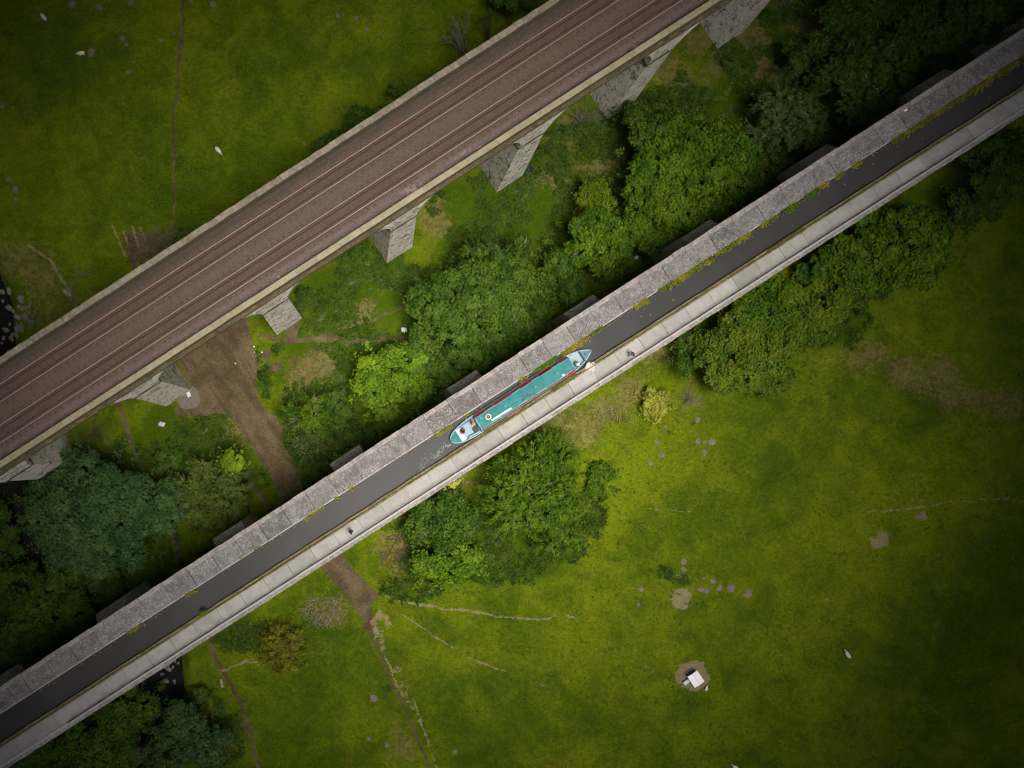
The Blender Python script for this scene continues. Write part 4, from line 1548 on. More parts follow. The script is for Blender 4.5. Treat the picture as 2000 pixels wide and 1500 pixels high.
def leaf_quads(c, nrm, L, W, rng, axis=None):
    """diamond leaves: centre c, facing nrm, length L, width W"""
    n = len(c)
    r = rng.normal(size=(n, 3)) if axis is None else axis + rng.normal(size=(n, 3)) * .35
    t = unit(r - (r * nrm).sum(1, keepdims=True) * nrm)
    b = np.cross(nrm, t)
    L, W = np.asarray(L).reshape(-1, 1), np.asarray(W).reshape(-1, 1)
    fold = nrm * W * .25
    v = np.stack([c - t * L * .5, c + b * W * .5 + fold - t * L * .05, c + t * L * .5, c - b * W * .5 + fold - t * L * .05], 1).reshape(-1, 3)
    f = np.arange(n * 4, dtype=np.int32).reshape(-1, 4)
    return v, f


def make_crown(rx, ry, ang, h, kind, seed, dens=1.0, leaf=.36, base=.30):
    """crown of leaf clumps on a set of boughs; returns verts, faces, tint, bough centres"""
    rng = np.random.RandomState(seed)
    mr = math.sqrt(rx * ry)
    K = int(np.clip(rx * ry * .42, 5, 30))
    lobes = []
    tries = 0
    while len(lobes) < K and tries < 900:
        tries += 1
        rl = mr * rng.uniform(.24, .40) * (1.25 if K < 8 else 1) * (.8 if mr > 6 else 1)
        a = rng.uniform(0, 2 * math.pi)
        rho = math.sqrt(rng.rand()) * (1 - rl / mr * .72) * rng.uniform(.9, 1.06)
        x, y = rho * rx * math.cos(a), rho * ry * math.sin(a)
        if any(math.hypot(x - q[0], y - q[1]) < (rl + q[3]) * .58 for q in lobes) and tries < 700:
            continue
        zc = h * base + (h * (1 - base) - rl) * (math.sqrt(max(0, 1 - min(rho, 1) ** 2)) * .85 + rng.uniform(-.12, .15))
        lobes.append((x, y, max(zc, rl * .5), rl))
    C, N, S, T, AX = [], [], [], [], []
    for (x, y, z, rl) in lobes:
        rc0 = .56 if kind != 'bush' else .38
        rc0 = min(rc0, rl * .55)
        nc = int(np.clip(4 * math.pi * rl * rl * .8 / (rc0 * rc0 * 1.75), 8, 150) * dens)
        u = unit(rng.normal(size=(nc * 2, 3)))
        u = u[u[:, 2] > -.45][:nc]
        cc = np.array([x, y, z]) + u * (rl * rng.uniform(.74, 1.10, (len(u), 1))) * np.array([1, 1, .8])
        lt = rng.uniform(-.20, .20)
        for q, d in zip(cc, u):
            rc = rc0 * rng.uniform(.65, 1.35)
            nl = int(30 * (rc / .6) ** 1.5 * (.36 / leaf) ** 1.3) + 6
            p = rng.normal(size=(nl, 3))
            p = unit(p) * (rng.rand(nl, 1) ** .4) * rc
            if kind == 'feather':
                k = rng.rand(nl, 1)
                p = p * np.array([.55, .55, .45]) + d * (k - .3) * rc * 2.6
            pts = q + p * np.array([1, 1, .7])
            nn = unit(unit(p) * .5 + d * .55 + np.array([0, 0, .75]) + rng.normal(size=(nl, 3)) * .5)
            C.append(pts)
            N.append(nn)
            S.append(leaf * rng.uniform(.65, 1.3, nl))
            T.append(np.clip(.46 + lt + rng.uniform(-.38, .40) + rng.uniform(-.30, .30, nl), 0, 1))
            AX.append(np.repeat(d[None], nl, 0))
    for _ in range(int(6 + mr * 2)):
        a = rng.uniform(0, 2 * math.pi)
        q = rng.uniform(.88, 1.16)
        c0 = np.array([q * rx * math.cos(a), q * ry * math.sin(a), h * rng.uniform(base, base + .3)])
        d = unit(np.array([math.cos(a), math.sin(a), .3]))
        nl = rng.randint(14, 34)
        k = rng.rand(nl, 1)
        C.append(c0 + d * (k - .5) * 1.3 + rng.normal(size=(nl, 3)) * .22)
        N.append(unit(np.array([0, 0, 1.]) + rng.normal(size=(nl, 3)) * .5))
        S.append(leaf * rng.uniform(.6, 1.2, nl))
        T.append(np.clip(rng.uniform(.2, .8) + rng.uniform(-.25, .25, nl), 0, 1))
        AX.append(np.repeat(d[None], nl, 0))
    C, N, S, T, AX = np.vstack(C), np.vstack(N), np.concatenate(S), np.concatenate(T), np.vstack(AX)
    c, s = math.cos(ang), math.sin(ang)
    rot = np.array([[c, s, 0], [-s, c, 0], [0, 0, 1]])
    C, N, AX = C @ rot, N @ rot, AX @ rot
    lb = [(l[0] * c - l[1] * s, l[0] * s + l[1] * c, l[2], l[3]) for l in lobes]
    wid = .62 if kind != 'feather' else .34
    v, f = leaf_quads(C, N, S * (1.0 if kind != 'feather' else 1.25), S * wid, rng, AX if kind == 'feather' else None)
    return v, f, T, lb


def make_trunk(lobes, h, r0, mat, rng, sprays=0):
    m = MB()
    for i in range(sprays):
        l = rng.choice(lobes)
        a = rng.uniform(0, 6.283)
        d = Vector((math.cos(a), math.sin(a), rng.uniform(.15, .9)))
        c = Vector((l[0], l[1], l[2]))
        e = c + d.normalized() * l[3] * rng.uniform(1.05, 1.3)
        k = c.lerp(e, .6) + Vector((rng.uniform(-.2, .2), rng.uniform(-.2, .2), .12))
        m.tube([c, k, e], [.05, .036, .016], 4, 1)
        s2 = Vector((-d.y, d.x, .3)) * rng.choice((-1, 1)) * .55
        m.tube([k, k + d * .35 + s2], [.028, .012], 3, 1)
    top = Vector((np.mean([l[0] for l in lobes]) * .6, np.mean([l[1] for l in lobes]) * .6, h * .55))
    mid = top * .5 + Vector((rng.uniform(-.2, .2), rng.uniform(-.2, .2), 0))
    m.tube([(0, 0, -.4), (0, 0, .05), mid, top, top + Vector((.1, .1, h * .15))], [r0 * 1.5, r0 * 1.15, r0 * .85, r0 * .55, r0 * .2], 8)
    for l in sorted(lobes, key=lambda q: -q[3])[:12]:
        t = rng.uniform(.35, .9)
        a = Vector((0, 0, 0)).lerp(mid, t * 2) if t < .5 else mid.lerp(top, t * 2 - 1)
        b = Vector((l[0], l[1], l[2]))
        k = a.lerp(b, .5) + Vector((rng.uniform(-.3, .3), rng.uniform(-.3, .3), -.1 * h * rng.random()))
        m.tube([a, k, b, b + Vector((0, 0, l[3] * .6))], [r0 * .42, r0 * .28, r0 * .14, r0 * .05], 5)
    return m.mesh('trunk', [mat, MT['deadwood']])


def tree(name, label, cat, px, py, rxp, ryp, h, pal, kind='broad', ang=0.0, seed=1, dens=1.0, leaf=.36, group=None, base=.30):
    zc = h * .62
    x, y, _ = P(px, py, zc)
    k = (CAM_H - zc) / F_PX
    z = hz(x, y)
    t = thing(name, label, cat, (x, y, z), 0, group)
    v, f, tint, lobes = make_crown(rxp * k, ryp * k, R(ang), h, kind, seed, dens, leaf, base)
    link('crown', np_mesh('crown', v, f, LM[pal], False, tint), t)
    rr = random.Random(seed)
    link('trunk' if kind != 'bush' else 'stems', make_trunk(lobes, h, max(.06, .028 * h + .012 * rxp * k), MT['bark'], rr, (int(rxp * .32) if kind == 'feather' else 5)), t)
    return t


BT, BU = 'broadleaf_tree', 'bush'
TREES = [
    # between the two bridges
    (BT, 'large rounded mid green tree beside the aqueduct parapet, above the boat', 'tree', 932, 608, 134, 108, 11, 'mid', 'broad', 12, 11),
    (BT, 'dull green tree crowding behind the large rounded tree above the boat', 'tree', 975, 520, 92, 58, 9.0, 'mid', 'feather', 20, 12),
    (BT, 'small dark tree squeezed between two larger trees north of the boat bow', 'tree', 1090, 560, 55, 66, 7.5, 'mid', 'broad', 0, 13),
    (BT, 'rounded mid green tree left of the largest bright tree, touching the aqueduct', 'tree', 1160, 480, 74, 66, 9, 'bright', 'broad', 15, 14),
    ('small_tree', 'small yellow green tree in a gap left of the largest bright tree', 'tree', 1165, 382, 40, 46, 5.5, 'lime_mid', 'broad', 0, 15),
    (BT, 'largest bright green tree with a broad crown between the two bridges', 'tree', 1350, 330, 128, 118, 11.5, 'bright', 'broad', 25, 16),
    (BT, 'darker green tree on the upper left side of the largest bright tree', 'tree', 1265, 260, 62, 70, 9, 'mid', 'broad', 20, 17),
    (BT, 'bright green low tree between the largest tree and the parapet wall', 'tree', 1290, 430, 80, 52, 8, 'bright', 'broad', 20, 18),
    (BT, 'grey green thin leaved tree right of the largest bright tree', 'tree', 1530, 245, 74, 82, 9, 'greygreen', 'feather', 0, 19),
    (BT, 'dark tree between the grey green tree and the aqueduct', 'tree', 1490, 345, 50, 52, 7.5, 'mid', 'broad', 0, 20),
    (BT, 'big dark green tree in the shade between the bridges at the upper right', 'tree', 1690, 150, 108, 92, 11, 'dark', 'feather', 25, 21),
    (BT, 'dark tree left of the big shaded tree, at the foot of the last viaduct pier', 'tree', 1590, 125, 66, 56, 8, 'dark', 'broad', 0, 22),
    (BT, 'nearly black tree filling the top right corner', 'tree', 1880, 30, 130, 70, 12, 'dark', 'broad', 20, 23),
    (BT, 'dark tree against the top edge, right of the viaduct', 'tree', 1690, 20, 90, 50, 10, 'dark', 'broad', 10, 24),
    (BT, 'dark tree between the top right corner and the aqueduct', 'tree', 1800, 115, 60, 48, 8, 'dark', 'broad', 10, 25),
    (BT, 'fresh bright green small tree left of the boat, across the parapet', 'tree', 770, 742, 76, 74, 8, 'fresh', 'broad', 0, 26),
    (BT, 'dark green tree hugging the right side of the fresh bright small tree', 'tree', 850, 728, 54, 58, 7, 'mid', 'broad', 0, 27),
    (BT, 'round shaggy tree right of the dirt track', 'tree', 597, 815, 50, 40, 5.5, 'bright', 'feather', 0, 28),
    (BT, 'grey green bush trailing below the round shaggy tree by the track', 'tree', 605, 865, 36, 32, 4.5, 'greygreen', 'feather', 0, 29),
    (BU, 'low dark green bush between the shaggy tree and the bright small tree', 'bush', 655, 800, 42, 44, 2.6, 'mid', 'bush', 0, 30),
    (BU, 'dark bush beside the parapet below the bright small tree', 'bush', 690, 850, 48, 26, 2.4, 'dark', 'bush', 20, 31),
    (BU, 'low green bush beside the track against the parapet', 'bush', 625, 925, 34, 28, 2.4, 'mid', 'bush', 20, 32),
    (BU, 'bright lime bush peeping over the parapet where the track passes below', 'bush', 680, 893, 26, 15, 6.0, 'lime', 'bush', 30, 33),
    (BT, 'huge round blue green tree with dense crown at the lower left', 'tree', 180, 1005, 132, 122, 12.5, 'blue', 'broad', 0, 34),
    (BT, 'dark bluish tree tucked behind the right side of the huge round tree', 'tree', 325, 1000, 42, 64, 8, 'blue', 'broad', 0, 35),
    (BT, 'loose olive green tree between the huge round tree and the dirt track', 'tree', 415, 962, 76, 74, 7.5, 'olive', 'feather', 0, 36),
    (BU, 'small lime yellow bush on the upper right of the olive tree', 'bush', 458, 899, 23, 18, 7.6, 'lime', 'bush', -30, 37),
    (BU, 'fresh green bush at an aqueduct pier left of the dirt track', 'bush', 471, 1010, 30, 18, 4.0, 'bright', 'bush', 20, 38),
    (BT, 'small olive green tree hanging over the river below the huge round tree', 'tree', 198, 1150, 34, 36, 5.5, 'olive_dark', 'broad', 0, 39),
    (BU, 'tiny green bush by the pier beside the river', 'bush', 247, 1158, 14, 14, 2.5, 'mid', 'bush', 0, 40),
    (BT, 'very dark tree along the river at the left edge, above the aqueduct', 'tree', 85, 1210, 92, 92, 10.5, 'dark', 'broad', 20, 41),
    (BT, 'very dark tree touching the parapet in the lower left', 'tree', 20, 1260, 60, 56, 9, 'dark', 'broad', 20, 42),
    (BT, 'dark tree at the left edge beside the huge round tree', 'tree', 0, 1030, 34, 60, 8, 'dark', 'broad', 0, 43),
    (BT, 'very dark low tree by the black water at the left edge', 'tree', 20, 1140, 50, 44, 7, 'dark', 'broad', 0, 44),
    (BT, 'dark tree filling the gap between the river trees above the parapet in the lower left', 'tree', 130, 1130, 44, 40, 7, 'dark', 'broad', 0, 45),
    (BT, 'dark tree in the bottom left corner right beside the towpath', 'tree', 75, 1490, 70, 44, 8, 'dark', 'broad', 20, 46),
    (BU, 'scrubby dark bush filling the ground left of the olive tree', 'bush', 330, 905, 44, 26, 2.2, 'mid', 'bush', 0, 47),
    # south-east of the aqueduct
    (BT, 'mid green tree standing apart at the right end of the tree row below the towpath', 'tree', 1765, 480, 104, 92, 9, 'bright', 'broad', 0, 51),
    (BT, 'mid green tree in the row below the towpath, left of the standing apart tree', 'tree', 1660, 525, 70, 64, 7.5, 'bright', 'broad', 20, 52),
    (BT, 'yellowish green tree at the meadow side of the tree row', 'tree', 1580, 615, 84, 62, 7, 'olive_bright', 'broad', 30, 53),
    (BT, 'dark green tree in the tree row against the towpath', 'tree', 1490, 592, 80, 56, 8.5, 'bright', 'broad', 30, 54),
    (BT, 'bright green round tree at the lower left end of the tree row', 'tree', 1440, 690, 100, 70, 8.5, 'olive_bright', 'broad', 15, 55),
    (BU, 'leafy thicket filling the middle of the tree row below the towpath', 'bush', 1580, 560, 84, 44, 4.5, 'mid', 'bush', 33, 48),
    (BU, 'leafy thicket on the meadow side of the tree row below the standing apart tree', 'bush', 1690, 575, 60, 30, 3.0, 'mid', 'bush', 33, 49),
    (BU, 'dense low growth joining the two bright trees below the towpath', 'bush', 1520, 660, 60, 44, 5.0, 'olive_bright', 'bush', 33, 50),
    (BT, 'small green tree at the left tip of the tree row, near the towpath walker', 'tree', 1355, 690, 46, 48, 6, 'mid', 'broad', 0, 56),
    (BU, 'low green bush at the meadow edge of the bright round tree', 'bush', 1505, 735, 54, 34, 3, 'olive_bright', 'bush', 20, 57),
    (BU, 'bright yellow leafed bush in the meadow right of the boat', 'bush', 1283, 787, 29, 30, 3.0, 'yellow', 'bush', 0, 58),
    (BT, 'tall loose green tree below the boat stern with pale twigs', 'tree', 1038, 958, 98, 84, 9.5, 'bright', 'feather', 35, 59),
    (BT, 'upper bough of fresh green leaves below the towpath behind the boat', 'tree', 1065, 880, 52, 44, 7, 'bright', 'feather', 40, 60),
    (BT, 'dark green tree left of the tall loose tree, against the towpath', 'tree', 870, 1015, 82, 52, 8, 'mid', 'broad', 20, 61),
    (BT, 'low bright green tree in front of the dark tree, meadow side', 'tree', 872, 1100, 70, 50, 5.5, 'fresh', 'broad', 0, 62),
    (BT, 'spreading green tree right of the tall loose tree, thinning into the meadow', 'tree', 1095, 1025, 58, 50, 6, 'bright', 'feather', 30, 63),
    (BU, 'weedy green thicket at the right side of the spreading tree', 'bush', 1172, 940, 30, 40, 1.8, 'bright', 'bush', 20, 64),
    (BU, 'yellow flowered bush beside the towpath edge', 'bush', 884, 940, 12, 11, 9, 'yellow', 'bush', 0, 65),
    (BU, 'olive yellow leafed bush in the meadow at the lower left', 'bush', 560, 1265, 46, 52, 3.4, 'orange', 'feather_bush', 0, 66),
    (BU, 'fresh lime bush right under the towpath above the brushwood', 'bush', 758, 1020, 28, 12, 3.5, 'lime_mid', 'bush', 20, 67),
    (BT, 'dark tree at the bottom left corner below the towpath', 'tree', 190, 1470, 96, 60, 9, 'dark_bright', 'broad', 10, 68),
    (BT, 'dark leafy tree along the river below the towpath at the lower left', 'tree', 235, 1395, 66, 50, 9, 'mid', 'broad', 20, 69),
    (BT, 'shaded blue green tree at the bottom edge beside the footpath', 'tree', 370, 1440, 84, 62, 8, 'blue', 'broad', 0, 70),
    (BT, 'dark tree at the bottom edge between two others', 'tree', 300, 1490, 60, 40, 7.5, 'blue', 'broad', 0, 71),
    (BU, 'small green bush on the river bank under the aqueduct', 'bush', 392, 1357, 16, 20, 2.6, 'mid', 'bush', 0, 72),
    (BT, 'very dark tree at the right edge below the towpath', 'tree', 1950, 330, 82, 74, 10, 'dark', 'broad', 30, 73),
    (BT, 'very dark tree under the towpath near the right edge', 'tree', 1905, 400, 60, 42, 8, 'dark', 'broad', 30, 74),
    # north-west of the viaduct
    (BT, 'dark tree rising behind the viaduct at the top edge', 'tree', 1005, 8, 50, 34, 8, 'dark', 'broad', 30, 81),
    (BU, 'leafy green bush behind the viaduct parapet, left of the bare shrub', 'bush', 690, 240, 38, 24, 5, 'mid', 'bush', 33, 82),
    (BU, 'low green bush behind the viaduct parapet beside the leafy one', 'bush', 640, 275, 30, 12, 3, 'mid', 'bush', 33, 83),
    (BU, 'small light green bush behind the viaduct, right of the leafy bush', 'bush', 775, 170, 20, 12, 3.5, 'bright', 'bush', 33, 84),
    (BU, 'low tangled bush behind the viaduct near the end of the footpath', 'bush', 357, 462, 22, 18, 2.2, 'greygreen', 'bush', 0, 85),
    (BU, 'tiny yellow green plant growing on the viaduct parapet edge', 'bush', 276, 517, 9, 6, 2.2, 'lime', 'bush', 0, 86),
]
for k, (a, b) in {'fresh': ((.028, .082, .004), (.150, .245, .012)), 'lime_mid': ((.045, .080, .004), (.125, .175, .009)), 'olive_dark': ((.022, .042, .005), (.075, .10, .012)), 'olive_bright': ((.028, .072, .005), (.130, .172, .013)),
                  'dark_bright': ((.016, .046, .004), (.075, .14, .010))}.items():
    LM[k] = leaf_mat('foliage_' + k, a, b, .22, .55, .12)
for nm, lab, cat, px, py, rx, ry, h, pal, kind, ang, seed in TREES:
    big = rx * ry > 2500
    tree(nm, lab, cat, px, py, rx, ry, h, pal, 'feather' if kind == 'feather_bush' else kind, ang, seed, 1.0, .40 if big else .30, None,
         .05 if (kind in ('bush', 'feather_bush') and h < 5) else (.7 if kind == 'bush' else .28))


# ------------------------------------------------------------------ bare shrubs and brushwood
def twigs(name, label, cat, px, py, r, h, n, mat, seed, arch=.4, thick=.030, fan=None):
    x, y, z = G(px, py)
    rng = random.Random(seed)
    m = MB()
    r = M(r)
    for i in range(n):
        a = rng.uniform(0, 6.283) if fan is None else R(fan + rng.uniform(-55, 55))
        L = r * rng.uniform(.6, 1.15)
        e = Vector((math.cos(a) * L, math.sin(a) * L, h * rng.uniform(.45, 1.0)))
        c = Vector((math.cos(a) * L * .45, math.sin(a) * L * .45, e.z * (1.0 + arch * rng.random())))
        s = Vector((rng.uniform(-.25, .25) * r, rng.uniform(-.25, .25) * r, -.1))
        pts = []
        for k in range(6):
            t = k / 5
            q = s.lerp(c, t).lerp(c.lerp(e, t), t)
            pts.append(q + Vector((rng.gauss(0, .05), rng.gauss(0, .05), 0)) * r * .5)
        m.tube(pts, [thick * (1 - .16 * k) for k in range(6)], 4)
        for b in range(4):
            k = rng.randrange(2, 6)
            d = (pts[k] - pts[k - 1]).normalized()
            sd = Vector((-d.y, d.x, rng.uniform(-.2, .6))) * rng.choice((-1, 1))
            q = pts[k]
            w = q + (d + sd * .7) * L * rng.uniform(.16, .34)
            m.tube([q, q.lerp(w, .5) + Vector((0, 0, .05)), w], [thick * .55, thick * .42, thick * .2], 3)
    return tag(m.build(name, mat, None, 0, (x, y, z)), label, cat)


def heap(name, label, cat, px, py, rx, ry, n, mat, seed, L=1.6, thick=.035):
    x, y, z = G(px, py)
    rng = random.Random(seed)
    m = MB()
    rx, ry = M(rx), M(ry)
    for i in range(n):
        a, q = rng.uniform(0, 6.283), math.sqrt(rng.random())
        c = Vector((q * rx * math.cos(a), q * ry * math.sin(a), .1 + (1 - q) * .7 * rng.random()))
        d = rng.uniform(0, 6.283)
        l = L * rng.uniform(.35, 1) / 2
        v = Vector((math.cos(d), math.sin(d), rng.uniform(-.2, .2))) * l
        b = Vector((rng.gauss(0, .08), rng.gauss(0, .08), .06))
        m.tube([c - v, c + b, c + v], [thick * rng.uniform(.5, 1), thick * .8, thick * .3], 4)
    return tag(m.build(name, mat, None, 0, (x, y, z)), label, cat)


BS = 'bare_shrub'
twigs(BS, 'bare grey branched shrub behind the viaduct parapet', 'shrub', 905, 108, 44, 5.0, 26, MT['twig_grey'], 1, .2, .04, 130)
twigs(BS, 'second bare twiggy shrub behind the viaduct, right of the grey one', 'shrub', 950, 75, 34, 4.5, 18, MT['twig_brown'], 2, .2, .035, 110)
twigs(BS, 'bare dark shrub under the viaduct arch at the upper right', 'shrub', 1130, 238, 40, 3.0, 30, MT['twig_grey'], 3, .4, .03)
twigs(BS, 'tangle of arching brown bramble stems beside the viaduct at the left', 'shrub', 190, 850, 52, 2.4, 34, MT['twig_brown'], 4, .9, .028)
twigs(BS, 'straw coloured dry shrub beside the yellow bush', 'shrub', 1340, 780, 26, 1.6, 60, MT['deadwood'], 5, .5, .022)
twigs(BS, 'pale thin twigs at the foot of the viaduct where the footpath ends', 'shrub', 318, 468, 34, 1.4, 24, MT['twig_grey'], 6, .5, .022)
twigs(BS, 'dry brown scrub on the bare patch behind the viaduct', 'shrub', 285, 487, 30, 1.2, 36, MT['deadwood'], 7, .5, .02)
twigs(BS, 'pale branched scrub by the grey board near the stream', 'shrub', 148, 585, 32, 1.6, 26, MT['twig_grey'], 8, .6, .026)
twigs(BS, 'thin pale scrub on the grass beside the straw patch', 'shrub', 158, 540, 24, 1.2, 14, MT['twig_grey'], 9, .6, .02)
twigs(BS, 'twiggy scrub on the stream bank beside the viaduct', 'shrub', 70, 620, 34, 1.6, 26, MT['twig_grey'], 10, .6, .024)
twigs(BS, 'pale dead branches right of the last viaduct pier', 'shrub', 1530, 15, 46, 3.0, 22, MT['deadwood'], 11, .3, .03)
twigs(BS, 'few bare twigs poking out beside the shaggy tree by the track', 'shrub', 640, 880, 28, 1.6, 10, MT['twig_brown'], 12, .6, .022)
heap('brushwood_heap', 'heap of cut pale branches left of the dirt track below the towpath', 'brushwood', 628, 1192, 40, 30, 110, MT['deadwood'], 1)
heap('brushwood_heap', 'heap of brown brushwood under the towpath, right of the dirt track', 'brushwood', 775, 1085, 34, 44, 130, MT['twig_brown'], 2)
heap('brushwood_heap', 'scatter of dead branches in the dry grass beside the yellow bush', 'brushwood', 1200, 815, 40, 20, 24, MT['deadwood'], 3)


# ------------------------------------------------------------------ ground cover (uncountable)
def free_of(x, y, *masks):
    ok = np.ones(len(x), bool)
    for A, lo, hi in masks:
        v = mask_at(A, x, y)
        ok &= (v >= lo) & (v <= hi)
    return ok


def pts_in_view(n, rng):
    x = rng.uniform(-52, 90, n)
    y = rng.uniform(-48, 61, n)
    return x, y


def blade_cover(name, n, seed, masks, L, W, pal, up=(.25, 1.0), kindlab=None, clump=None):
    rng = np.random.RandomState(seed)
    x, y = pts_in_view(n, rng)
    if clump:
        keep = vnoise(x, y, clump[0], seed) + .35 * vnoise(x, y, clump[0] * 4, seed + 1) > clump[1]
        x, y = x[keep], y[keep]
    ok = free_of(x, y, *masks)
    x, y = x[ok], y[ok]
    z = height(x, y)
    m = len(x)
    l = rng.uniform(*L, m)
    nrm = unit(np.stack([rng.normal(size=m) * .6, rng.normal(size=m) * .6, rng.uniform(*up, m)], -1))
    v, f = leaf_quads(np.stack([x, y, z + l * .22], -1), nrm, l, rng.uniform(*W, m), rng)
    tint = np.clip(.15 + .55 * vnoise(x, y, .22, seed + 2) + .25 * vnoise(x, y, .9, seed + 3) + rng.uniform(-.24, .24, m), 0, 1)
    o = link(name, np_mesh(name, v, f, LM[pal] if isinstance(pal, str) else pal, False, tint))
    return stuff(o)


LM['grass'] = leaf_mat('grass_blades', (.033, .060, .004), (.150, .182, .009), .25)
LM['straw_dark'] = leaf_mat('soil_litter', (.035, .025, .015), (.20, .15, .095), .05)
LM['weed'] = leaf_mat('weed_leaves', (.012, .034, .003), (.068, .118, .012), .25)
LM['meadow_weed'] = leaf_mat('meadow_weed_leaves', (.030, .064, .004), (.085, .150, .012), .2)
LM['weed_pale'] = leaf_mat('pale_weed_leaves', (.05, .08, .04), (.13, .17, .10), .25)
o = blade_cover('grass', 300000, 1, [(MD, 0, .42), (MBED, 0, .4), (MP, 0, .45), (MDRY, 0, .75), (ML, 0, .55)], (.16, .36), (.05, .10), 'grass')
o['label'], o['category'] = 'short green meadow grass', 'grass'
o = blade_cover('dry_grass', 260000, 5, [(MDRY, .45, 1), (MD, 0, .6), (MBED, 0, .5)], (.2, .5), (.035, .07), 'straw')
o['label'], o['category'] = 'straw coloured dry grass', 'dry grass'


def weed_cover(name, n, seed, masks, r, pal, clump, leaves=(14, 30), leaf=(.18, .36)):
    rng = np.random.RandomState(seed)
    x, y = pts_in_view(n, rng)
    keep = vnoise(x, y, clump[0], seed) > clump[1]
    x, y = x[keep], y[keep]
    ok = free_of(x, y, *masks)
    x, y = x[ok], y[ok]
    z = height(x, y)
    C, T = [], []
    for a, b, c in zip(x, y, z):
        k = rng.randint(*leaves)
        rr = rng.uniform(*r)
        p = unit(rng.normal(size=(k, 3))) * (rng.rand(k, 1) ** .5) * rr
        p[:, 2] = np.abs(p[:, 2]) * .9
        C.append(p + (a, b, c))
        T.append(np.clip(rng.uniform(.15, .8) + rng.uniform(-.2, .2, k), 0, 1))
    C, T = np.vstack(C), np.concatenate(T)
    m = len(C)
    nrm = unit(np.stack([rng.normal(size=m) * .5, rng.normal(size=m) * .5, np.ones(m)], -1))
    l = rng.uniform(*leaf, m)
    v, f = leaf_quads(C, nrm, l * 1.3, l * .7, rng)
    return stuff(link(name, np_mesh(name, v, f, LM[pal], False, T)))


o = weed_cover('undergrowth', 60000, 11, [(ML, .4, 1), (MD, 0, .35), (MBED, 0, .4), (MP, 0, .4)], (.25, .75), 'weed', (.35, .42))
o['label'], o['category'] = 'leafy green weeds between the bridges', 'undergrowth'
o = weed_cover('thistles', 9000, 12, [(ML, .5, 1), (MD, 0, .2), (MBED, 0, .3)], (.2, .45), 'weed_pale', (.25, .66), (14, 26), (.12, .22))
o['label'], o['category'] = 'pale grey green thistles among the weeds', 'thistles'
o = weed_cover('meadow_weeds', 16000, 13, [(ML, 0, .45), (MD, 0, .2), (MBED, 0, .3), (MDRY, 0, .6)], (.1, .3), 'meadow_weed', (.5, .60), (5, 12), (.1, .2))
o['label'], o['category'] = 'small darker weeds in the meadow grass', 'weeds'


# ------------------------------------------------------------------ plants on the bridges
def tuft_run(frame, name, runs, seed, pal, z0, y0, spread, size, dens):
    """leafy growth along an edge; runs are (x0, x1, weight) in the bridge's own axis"""
    rng = np.random.RandomState(seed)
    C, T, S = [], [], []
    for xa, xb, w in runs:
        k = int(max(0, (xb - xa)) * dens * w)
        x = rng.uniform(xa, xb, k)
        g = vnoise(x, x * 0, .9, seed) + .4 * rng.rand(k)
        s = g > .56 - .22 * (w > 1)
        x = x[s]
        k = len(x)
        y = y0 + rng.normal(size=k) * spread * (.5 + .5 * min(w, 1.5))
        z = z0 + np.abs(rng.normal(size=k)) * .10
        C.append(np.stack([x, y, z], -1))
        T.append(np.clip(vnoise(x, y, 1.3, seed + 1) * .8 + rng.uniform(-.2, .3, k), 0, 1))
    C, T = np.vstack(C), np.concatenate(T)
    m = len(C)
    nrm = unit(np.stack([rng.normal(size=m) * .55, rng.normal(size=m) * .55, np.ones(m)], -1))
    l = rng.uniform(*size, m)
    v, f = leaf_quads(C, nrm, l * 1.3, l * .6, rng)
    o = link(name, np_mesh(name, v, f, LM[pal], False, T), None, (frame[0][0], frame[0][1], 0), (0, 0, frame[1]))
    return stuff(o)


LM['edge_yellow'] = leaf_mat('yellow_edge_weeds', (.07, .08, .010), (.25, .235, .025), .2)
LM['moss'] = leaf_mat('moss', (.055, .05, .010), (.17, .14, .022), .1)
LM['ledge'] = leaf_mat('ledge_weeds', (.03, .028, .012), (.20, .145, .06), .15)
AF, VF = (AO, A_ANG), (VO, V_ANG)


def ax(px, py, z=17.3):
    return a_px(px, py, z)[0]


runs = [(ax(1010, 745), ax(1030, 730), 1.3), (ax(1050, 712), ax(1075, 700), .9), (ax(1095, 690), ax(1150, 655), 1.3), (ax(1235, 598), ax(1262, 580), 1.2), (ax(1300, 556), ax(1388, 498), 2.4), (ax(1392, 495), ax(1460, 450), 1.0),
        (ax(1480, 440), ax(1570, 385), 1.0), (ax(1580, 380), ax(1680, 310), .8), (ax(1740, 285), ax(1900, 180), 1.4), (ax(1900, 180), ax(2040, 90), 2.0), (ax(860, 870), ax(905, 838), .9), (ax(905, 812), ax(918, 804), 1.0),
        (ax(660, 985), ax(720, 950), .6), (ax(590, 1030), ax(640, 1000), .5), (ax(360, 1160), ax(400, 1130), .7), (ax(240, 1225), ax(275, 1205), .6), (-45, 70, .05)]
o = tuft_run(AF, 'yellow_weeds', runs, 21, 'edge_yellow', 17.34, 1.26, .18, (.10, .22), 120)
o['label'], o['category'] = 'yellow orange weeds along the canal edge of the stone wall', 'weeds'
runs = [(ax(1070, 752), ax(1120, 724), 2.0), (ax(1120, 724), ax(1150, 705), .8), (ax(940, 830), ax(1060, 760), .5), (ax(1490, 480), ax(1560, 436), 1.2), (ax(690, 995), ax(720, 975), .8), (-45, 70, .30)]
o = tuft_run(AF, 'kerb_moss', runs, 22, 'moss', 17.50, -1.50, .10, (.07, .16), 120)
o['label'], o['category'] = 'brown yellow moss along the towpath kerb', 'moss'
runs = [(-45, 66, 1.0)]
o = tuft_run(VF, 'ledge_weeds', runs, 23, 'ledge', DECK + .30, -4.78, .07, (.10, .26), 26)
